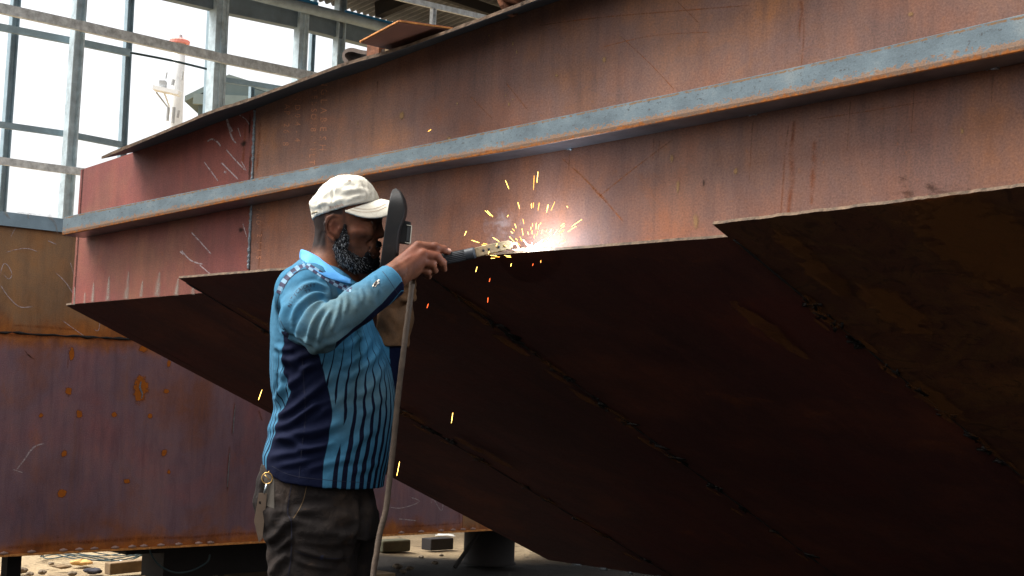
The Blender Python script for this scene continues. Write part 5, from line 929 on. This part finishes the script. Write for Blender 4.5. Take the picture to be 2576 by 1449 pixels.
for yo, xo in ((-.088, 0), (.095, 40)):
    Sh = Field([W(680, 2000, 4)[0], YM+yo-.07, .0], [W(1000, 2000, 4)[0], YM+yo+.07, .13], .004); y = YM+yo; px = lambda u, z_: np.array([W(u+xo, 1990, YM)[0], y, z_])
    Sh.chain([px(745, .05), px(800, .055), px(880, .042), px(925, .036)], [.042, .044, .045, .03], .02); Sh.cone(px(765, .06), px(775, .11), .045, .048, .02); Sh.put(lambda X, Y, Z_: Z_-.008+0*X+0*Y, Sh.lo, Sh.lo+Sh.h*Sh.n, .002, 'sub'); a_, b_ = Sh.mesh(); mesh_obj('shoe', a_, b_, M['shoe'], man, True)
# ---------------------------------------------------------------- left glove
G = Field([W(935, 800, 4.1)[0], 3.99, W(1000, 890, 4.1)[2]], [W(1065, 800, 4.0)[0], 4.17, W(1000, 670, 4.1)[2]], .003)
G.chain([W(982, 868, 4.105), W(996, 800, 4.095), W(1003, 750, 4.085)], [R(47), R(43), R(33)], .02); G.cone(W(1003, 750, 4.085), W(1008, 715, 4.07), R(33), R(30), .02)
for i, (v0, yy) in enumerate(((695, 4.035), (712, 4.03), (729, 4.032), (744, 4.038))): G.chain([W(1022, v0+6, 4.075), W(1036, v0+4, 4.055), W(1030, v0+4, 4.03), W(1014, v0+6, 4.022)], [R(12), R(12), R(11), R(9)], .004)
G.chain([W(1000, 730, 4.06), W(1012, 704, 4.035), W(1022, 690, 4.03)], [R(15), R(12), R(9)], .008)
G.put(lambda X, Y, Z_: (Z_-W(982, 872, 4.1)[2])+0*X+0*Y, G.lo, G.lo+G.h*G.n, .003, 'sub')
gV, gQ = G.mesh(); gN = vnormals(gV, gQ); gV = gV+gN*(R(2.5)*wob(gV, 60, 1)+R(1.6)*wob(gV, 130, 2))[:, None]; mesh_obj('glove', gV, gQ, M['glove'], man, True)
# ================================================================ things held
YS = YM-.004
m = Mat('scuffed_black_fibre'); v = m.coord(); n1 = m.noise(v, 18, 7, .65); n2 = m.noise(v, 160, 4, .7); c = m.ramp(n1, [(.38, C(20, 19, 19)), (.62, C(30, 27, 25)), (.80, C(74, 56, 38))]); m.bump(n2, .3, .001); M['shield'] = m.set(c, m.math('MULTIPLY_ADD', n1, .3, .45), spec=.3)
M['brass_worn'] = plain('worn_pale_jaw_metal', C(128, 108, 80), .6, .1, .35, 40, .4, 90); M['grip'] = plain('black_ribbed_rubber', C(40, 42, 46), .5, 0, .2, 60, .1); M['grip_dark'] = plain('rubber_groove', C(16, 16, 18), .8); M['worn_edge'] = plain('chipped_pale_edge', C(196, 190, 170), .6, 0, .3, 90); M['glass'] = plain('dark_welding_glass', C(20, 22, 24), .1, 0, .1, bump=0)
shd = thing('welding_shield', W(990, 560, YS), 'black hand held welding shield in front of the bearded man\'s face', 'welding shield')
rowsS = [(474.5, 991, 4, 30), (477, 987, 12, 58), (483, 984, 25, 78), (492, 981.5, 33, 92), (505, 979, 42, 100), (518, 976.5, 48, 103), (535, 974.3, 51, 104), (553, 971.5, 50, 104), (575, 968, 42, 104), (600, 965, 41, 103), (630, 961, 44, 101), (655, 957.5, 44, 98), (690, 953, 42, 92), (712, 952, 36, 84)]
nt_ = 41; V = []; F = []
for v_, xb, dp, hw in rowsS:
    for i in range(nt_):
        t = abs(-1+2*i/(nt_-1)); sg = -1 if i < nt_//2 else 1; q, tt = (.80*(1-t)/.4, 1.0-.03*(1-t)/.4) if t > .6 else ((.80+.2*math.sin((1-t/.6)**.8*math.pi/2)), .97*math.sin(t/.6*math.pi/2)**.8); V.append(W(xb+dp*q, v_-2*q, YS+sg*R(hw*tt)))
nr = len(rowsS)
for r in range(nr-1):
    for i in range(nt_-1): a = r*nt_+i; F.append((a, a+1, a+nt_+1, a+nt_))
o = mesh_obj('shell', V, F, M['shield'], shd, True); fixnormals(o); so_ = o.modifiers.new('thick', 'SOLIDIFY'); so_.thickness = .004; ss = o.modifiers.new('sub', 'SUBSURF'); ss.levels = 1; ss.render_levels = 2
mb = MB(); qd = lambda us, w_: [W(u, v, YS+R(w_)) for u, v in us]
bx0 = [(1004, 553), (1034, 558), (1030, 616), (996, 612)]
mb.hexa(qd(bx0, -66), qd(bx0, 66)); wbx = mb.build('window_box', M['shield'], shd); bevel(wbx, .004)
fr0 = [(1023, 566), (1035.5, 568), (1032, 612), (1019, 610)]; mb = MB()
for w0_, w1_ in ((-68.5, -66.5),):
    for a, b in ((0, 1), (2, 3), (1, 2)): A_, B_ = fr0[a], fr0[b]; mb.bar(W(*A_, YS+R(w0_)), W(*B_, YS+R(w0_)), R(2.6), R(2), (0, 1, 0))
mb.build('chipped_frame', M['worn_edge'], wbx)
mb = MB(); mb.hexa(qd([(1025, 570), (1031.5, 571), (1029, 607), (1022, 606)], -67.5), qd([(1025, 570), (1031.5, 571), (1029, 607), (1022, 606)], -66.2)); mb.build('slot', M['glass'], wbx)
mb = MB(); mb.hexa(qd([(1032, 566), (1036.5, 567), (1033, 611), (1028, 610)], -52), qd([(1032, 566), (1036.5, 567), (1033, 611), (1028, 610)], 52)); mb.build('lens', M['glass'], wbx)
MB().tube([W(985, 690, YS+.02), W(1008, 704, YS+.03), W(1018, 730, YS+.035), W(1012, 760, YS+.04)], R(8), 10).build('handle', M['shield'], shd, True)
# electrode holder
hd = thing('electrode_holder', W(1120, 651, 3.89), 'black ribbed electrode holder with a pale drilled jaw gripped in the right hand', 'electrode holder')
ha, hb = W(1044, 668, 3.888), W(1196, 635.5, 3.872); hx = unit(hb-ha); hy = unit(np.cross(hx, Z)); hz = np.cross(hy, hx); hr = R(14, 3.89); V = []; F = []; NS = 72; st_ = []
for t, k in ((0, .8), (.02, .95), (.06, 1), (.30, 1), (.31, .98), (.83, .98), (.835, 1.02), (.97, 1.04), (1.0, .93)):
    for i in range(NS):
        a = 2*math.pi*i/NS; rr = hr*k*(1+ (.055*(1 if (i//2) % 2 == 0 else -1) if .30 < t < .833 else 0)); V.append(ha+(hb-ha)*t+rr*(math.cos(a)*hy+math.sin(a)*hz))
for j in range(8):
    for i in range(NS): F.append((j*NS+i, j*NS+(i+1) % NS, (j+1)*NS+(i+1) % NS, (j+1)*NS+i))
F += [tuple(range(NS))[::-1], tuple(range(8*NS, 9*NS))]; mi = [(1 if (3 <= j <= 4 and (i//2) % 2 == 1) else 0) for j in range(8) for i in range(NS)]+[0, 0]
o = mesh_obj('handle', V, F, M['grip'], hd, mats=[M['grip'], M['grip_dark']], midx=mi); fixnormals(o)
je = W(1290, 613.5, 3.850); jx = unit(je-hb); jn = unit(np.cross(jx, Z)); jz = np.cross(jn, jx); jl = np.linalg.norm(je-hb); pr = []
top_ = [(0, 12), (.25, 12.5), (.6, 12), (.82, 11.5), (.92, 10), (.98, 6), (1.0, 1)]; bot_ = [(1.0, -3), (.97, -7), (.9, -10.5), (.75, -12), (.4, -12), (0, -12.5)]
pr = [hb+jx*jl*t+jz*R(h_, 3.91) for t, h_ in top_+bot_]; jaw = MB().prism([p-jn*.006 for p in pr], jn*.012).build('jaw', M['brass_worn'], hd); bevel(jaw, .0025)
if np.dot(jn, CAM-hb) < 0: jn = -jn
mb = MB()
for u, v in ((1216, 630), (1230, 627), (1254.5, 621.5), (1270, 619)): c_ = onplane(u, v, hb+jn*.0062, jn); MB().tube([c_-jn*.002, c_+jn*.0006], R(3.4, 3.91), 12).build('jaw_hole', M['grip_dark'], jaw, True)
MB().tube([je-jx*.02, je+jx*.01, W(1306, 626, 3.862), W(1320, 632, 3.875)], [.0028, .0028, .0022, .0018], 8).build('electrode', emit_mat('glowing_electrode', (1, .8, .55), 3.0), hd, True)
# cable
cp = [W(1048, 668, 3.892), W(1040, 686, 3.892), W(1037, 712, 3.885), W(1030, 770, 3.86), W(1020, 845, 3.84), W(1010, 925, 3.82), W(1000, 1010, 3.81), W(993, 1085, 3.80), W(985, 1160, 3.79), W(978, 1225, 3.78), W(970, 1285, 3.77), W(956, 1340, 3.76), W(947, 1395, 3.75), W(939, 1449, 3.74), W(932, 1600, 3.70), W(935, 1800, 3.62), W(950, 1960, 3.5)]
g_ = cp[-1].copy(); cp += [np.array([g_[0]+.1, 3.40, .012]), np.array([g_[0]+.35, 3.25, .012]), np.array([g_[0]+.9, 3.15, .012]), np.array([g_[0]+1.8, 3.0, .012])]
q = spline(cp, 150); cab = MB().tube(q, [R(7.4, 3.8)*(1+.035*math.sin(i*.9)+.03*math.sin(i*2.3)) for i in range(150)], 12).build('welding_cable', plain('dusty_rubber_cable', C(78, 64, 52), .8, 0, .35, 30, .5, 60), None, True, loc=cp[10])
tag(cab, 'thick dusty grey brown welding cable hanging down from the right hand', 'cable')
# key ring and tags at the back pocket
kc = stick(trT, 672, 1203, .012); kr = thing('key_ring', kc, 'brass key ring with a long flat tag hanging from the rear trouser pocket', 'key ring')
ring = [kc+np.array([R(13)*math.cos(t), 0, R(13.5)*math.sin(t)]) for t in np.linspace(0, 2*math.pi, 30)]; brass = plain('brass_wire', C(190, 150, 84), .35, .8, .15); MB().tube(ring, R(1.3), 6, False).build('ring', brass, kr, True)
MB().tube([kc+np.array([R(2), 0, R(14)]), stick(trT, 678, 1184, .003)], R(1.2), 6).build('hook', brass, kr, True); MB().tube([kc+np.array([-R(6), -.002, R(8)]), kc+np.array([R(6), -.002, -R(4)])], R(1.2), 6).build('pin', brass, kr, True)
MB().tube([kc-np.array([0, .002, R(14)]), kc-np.array([R(5), .003, R(36)])], [R(2.2), R(2.2)], 8).build('clip', plain('steel_clip', C(170, 180, 184), .3, .8), kr, True)
t0, t1 = kc-np.array([R(8), .004, R(36)]), kc-np.array([R(12), .004, R(154)]); MB().prism([t0+np.array([-R(10), 0, 0]), t0+np.array([R(10), 0, 0]), t1+np.array([R(8), 0, R(10)]), t1, t1+np.array([-R(14), 0, R(50)])], (0, .003, 0)).build('leather_tag', plain('brown_leather_tag', C(92, 76, 62), .85), kr)
# ================================================================ arc, sparks, smoke
AC = W(1333, 630, 3.905); AC = onB(1338, 634, .0)+NH*.004+Z*.006; print('AC', AC)
arc = thing('welding_arc', AC, 'blinding white welding arc burning on the hull edge', 'welding arc')
V, F = lumpmesh(AC, .011, .008, .008, 4, 10); o = mesh_obj('arc_core', V, F, M['arc'], arc, True)
mb = MB(); rr = random.Random(5)
for k in range(16): a = rr.uniform(-.2, 3.3); L = rr.uniform(.018, .045); d = UH*math.cos(a)*1.5+Z*math.sin(a)*.8+NH*rr.uniform(-.1, .3); mb.tube([AC, AC+d*L*.5, AC+d*L], [.0034, .0018, .0002], 5)
mb.build('arc_flare', emit_mat('arc_flare', (1, .84, .66), 9), arc)
gm = bpy.data.materials.new('arc_glow'); gm.use_nodes = True; t_ = gm.node_tree; t_.nodes.clear(); oo = t_.nodes.new('ShaderNodeOutputMaterial'); tc = t_.nodes.new('ShaderNodeTexCoord'); ln = t_.nodes.new('ShaderNodeVectorMath'); ln.operation = 'LENGTH'; t_.links.new(tc.outputs['Object'], ln.inputs[0])
def mth(op, a, b=0.0, clamp=False):
    n = t_.nodes.new('ShaderNodeMath'); n.operation = op; n.use_clamp = clamp
    for i, x in enumerate((a, b)):
        if isinstance(x, (int, float)): n.inputs[i].default_value = x
        else: t_.links.new(x, n.inputs[i])
    return n.outputs[0]
GR = .09
x = mth('SUBTRACT', 1.0, mth('DIVIDE', ln.outputs['Value'], GR), True); dens = mth('MULTIPLY', mth('POWER', x, 5.5), 140.0)
em = t_.nodes.new('ShaderNodeEmission'); em.inputs[0].default_value = (.95, .86, .9, 1); t_.links.new(dens, em.inputs[1]); t_.links.new(em.outputs[0], oo.inputs['Volume'])
V, F = lumpmesh(AC, GR, GR, GR, 1, 12); V = [AC+unit(p-AC)*GR for p in V]; mesh_obj('glow', V, F, gm, arc)
ld = bpy.data.lights.new('arc_light', 'POINT'); lo_ = bpy.data.objects.new('arc_light', ld); COL.objects.link(lo_); lo_.location = tuple(AC+NH*.035+Z*.02+UH*.02); ld.energy = 1.7; ld.shadow_soft_size = .012; ld.color = (.70, .84, 1)
# smoke
sm_ = bpy.data.materials.new('welding_smoke'); sm_.use_nodes = True; t_ = sm_.node_tree; t_.nodes.clear(); oo = t_.nodes.new('ShaderNodeOutputMaterial'); pv = t_.nodes.new('ShaderNodeVolumePrincipled'); pv.inputs['Color'].default_value = (.8, .84, .9, 1); tc = t_.nodes.new('ShaderNodeTexCoord'); nz = t_.nodes.new('ShaderNodeTexNoise'); nz.inputs['Scale'].default_value = 34; nz.inputs['Detail'].default_value = 4; nz.inputs['Distortion'].default_value = 1.2; t_.links.new(tc.outputs['Object'], nz.inputs[0])
ln = t_.nodes.new('ShaderNodeVectorMath'); ln.operation = 'LENGTH'; t_.links.new(tc.outputs['Object'], ln.inputs[0]); fall = mth('SUBTRACT', 1.0, mth('DIVIDE', ln.outputs['Value'], .075), True); dens = mth('MULTIPLY', mth('MULTIPLY', fall, mth('SUBTRACT', nz.outputs[0], .47, True)), 95.0); t_.links.new(dens, pv.inputs['Density']); t_.links.new(pv.outputs[0], oo.inputs['Volume'])
sc_ = W(1266, 575, 3.90); V, F = lumpmesh(sc_, .05, .04, .07, 6, 10); o = mesh_obj('smoke_wisp', V, F, sm_, loc=sc_); tag(o, 'small pale wisp of smoke left of the welding arc', 'smoke')
def D_(u, v): return (723.3+u*.3038, 408.8+v*.3038)
up = [(1805,150,1832,217),(2042,113,2037,220),(2073,80,2066,163),(1908,332,1922,382),(2019,340,2020,378),(2037,335,2034,373),(2084,337,2075,394),(2161,352,2145,410),(2155,352,2150,385),(2212,328,2182,396),(2312,362,2322,374),(1638,400,1680,440),(1655,400,1698,447),(1828,436,1820,450),(1480,570,1465,605),(1527,645,1585,663),(1620,670,1652,676),(1610,683,1635,687),(1703,622,1750,652),(1950,470,1957,508),(1882,508,1893,540),(1862,548,1880,567),(1942,550,1950,600),(2060,503,2057,550),(2080,515,2076,550),(2097,500,2090,515),(2028,508,2030,528),(2015,535,2013,555),(2072,570,2064,605),(1990,575,1995,598),(2025,565,2026,592),(2290,503,2262,528),(2293,520,2265,548),(2434,474,2355,528),(2387,530,2322,572),(2287,560,2250,590),(2232,560,2205,598),(2188,552,2163,585),(2180,580,2165,600),(2300,643,2255,662),(2175,605,2140,655),(2125,630,2105,665),(1838,615,1880,660),(1890,630,1905,645),(1900,660,1925,685),(1925,615,1938,650),(2186,716,2196,722),(1735,672,1728,692),(1672,735,1662,758),(1795,688,1815,693),(2145,560,2142,575),(1850,572,1866,586),(2045,600,2040,625),(2110,560,2100,590)]
dn = [(1680,770,1730,772),(1720,780,1755,782),(1685,793,1715,793),(1800,770,1845,775),(1812,780,1850,784)]
fall_ = [(1570,865,1558,905,'y'),(1854,838,1848,860,'y'),(2098,812,2096,828,'o'),(2034,838,2028,855,'r'),(1677,960,1670,988,'r'),(1660,1120,1657,1158,'r'),(1166,1170,1155,1203,'r')]
rs = random.Random(3); 
def sparkmesh(name, mat):
    V = []; F = []; n = 6; prof_ = [(-.5, .15), (-.44, .8), (-.1, 1), (.3, .85), (.46, .5), (.5, .1)]
    for z_, r_ in prof_:
        for i in range(n): V.append((r_*math.cos(2*math.pi*i/n), r_*math.sin(2*math.pi*i/n), z_))
    for j in range(5):
        for i in range(n): F.append((j*n+i, j*n+(i+1) % n, (j+1)*n+(i+1) % n, (j+1)*n+i))
    F += [tuple(range(n))[::-1], tuple(range(5*n, 6*n))]; me = bpy.data.meshes.new(name); me.from_pydata(V, [], F); me.materials.append(mat); me.update(); return me
SMESH = {k: sparkmesh('spark', M['spark_'+k]) for k in 'yor'}
def spark(a, b, Y, key, label, group, r=1.15):
    A_, B_ = W(*a, Y), W(*b, Y+rs.uniform(-.012, .012)); o = bpy.data.objects.new('spark', SMESH[key]); COL.objects.link(o); d = Vector(B_-A_); o.location = tuple((A_+B_)/2); o.rotation_euler = d.to_track_quat('Z', 'Y').to_euler(); o.scale = (R(r*.42, Y), R(r*.42, Y), d.length*1.15); tag(o, label, 'spark', group); return o
def Yhull(u, v): return min(onA(u, v, .0)[1], onB(u, v)[1])
for a in up:
    p, q_ = D_(a[0], a[1]), D_(a[2], a[3]); Y = Yhull(*p)-rs.uniform(.03, .14); near = math.hypot(p[0]-1333, p[1]-630) < 45; spark(p, q_, Y, 'o' if rs.random() < (.5 if near else .2) else 'y', 'short glowing yellow spark flying up and out from the welding arc', 'sparks flying up around the arc', 1.0+rs.uniform(-.25, .25))
for a in dn: spark(D_(a[0], a[1]), D_(a[2], a[3]), 3.86, 'y' if rs.random() < .5 else 'o', 'small level spark skimming the plate edge just below the holder jaw', 'sparks skimming the plate edge', 1.0)
fl = ['longest yellow spark falling below the plate edge left of the arc', 'short yellow spark dropping just under the plate edge below the holder tip', 'tiny orange spark right below the arc under the plate edge', 'tiny red spark under the plate edge slightly left of the arc', 'red spark midway down the dark plate left of the arc', 'red spark lowest of the two falling left of the arc', 'orange red spark falling alone to the right of the hanging cable']
for a, l in zip(fall_, fl): spark(D_(a[0], a[1]), D_(a[2], a[3]), 3.84, a[4], l, 'sparks falling below the plate edge', 1.0)
for a, b, Y, k, l in (((658.5, 982), (650.5, 1005), 3.7, 'y', 'yellow spark streaking down behind the man\'s back'), ((1139, 1040), (1135.5, 1063), 3.8, 'y', 'lone yellow spark in front of the dark plates low right of the man'), ((1005, 1163), (998.5, 1195), 3.7, 'y', 'yellow spark beside the cable near the jersey hem'), ((1084, 326), (1077, 331), 3.8, 'o', 'lone orange spark high on the plate above the rub rail')): spark(a, b, Y, k, l, None, 1.15)
EXPOSURE = 1.0
# ================================================================ light
w = bpy.data.worlds.new('World'); SC.world = w; w.use_nodes = True; nt = w.node_tree; nt.nodes.clear()
sky = nt.nodes.new('ShaderNodeTexSky'); sky.sky_type = 'NISHITA'; sky.sun_disc = False; SUN_EL, SUN_AZ = math.radians(60), math.radians(-88)
sky.sun_elevation = SUN_EL; sky.sun_rotation = SUN_AZ; sky.dust_density = 4.0; sky.air_density = 1.0
hs = nt.nodes.new('ShaderNodeHueSaturation'); hs.inputs['Saturation'].default_value = .14; hs.inputs['Value'].default_value = 1.0
bg = nt.nodes.new('ShaderNodeBackground'); bg.inputs[1].default_value = .15; ow = nt.nodes.new('ShaderNodeOutputWorld')
nt.links.new(sky.outputs[0], hs.inputs['Color']); nt.links.new(hs.outputs[0], bg.inputs[0]); nt.links.new(bg.outputs[0], ow.inputs[0])
sd = bpy.data.lights.new('sun', 'SUN'); so = bpy.data.objects.new('sun', sd); COL.objects.link(so); sd.energy = 3.8; sd.angle = math.radians(40); sd.color = (1, .97, .92)
dirv = Vector((math.sin(SUN_AZ)*math.cos(SUN_EL), math.cos(SUN_AZ)*math.cos(SUN_EL), math.sin(SUN_EL))); so.rotation_euler = dirv.to_track_quat('Z', 'Y').to_euler(); so.location = dirv*20
vs = SC.view_settings; vs.view_transform = 'Standard'; vs.look = 'None'; vs.gamma = 1; vs.use_curve_mapping = False; vs.exposure = EXPOSURE
SC.cycles.use_denoising = True; SC.cycles.max_bounces = 8; SC.cycles.transparent_max_bounces = 24; SC.cycles.volume_bounces = 1
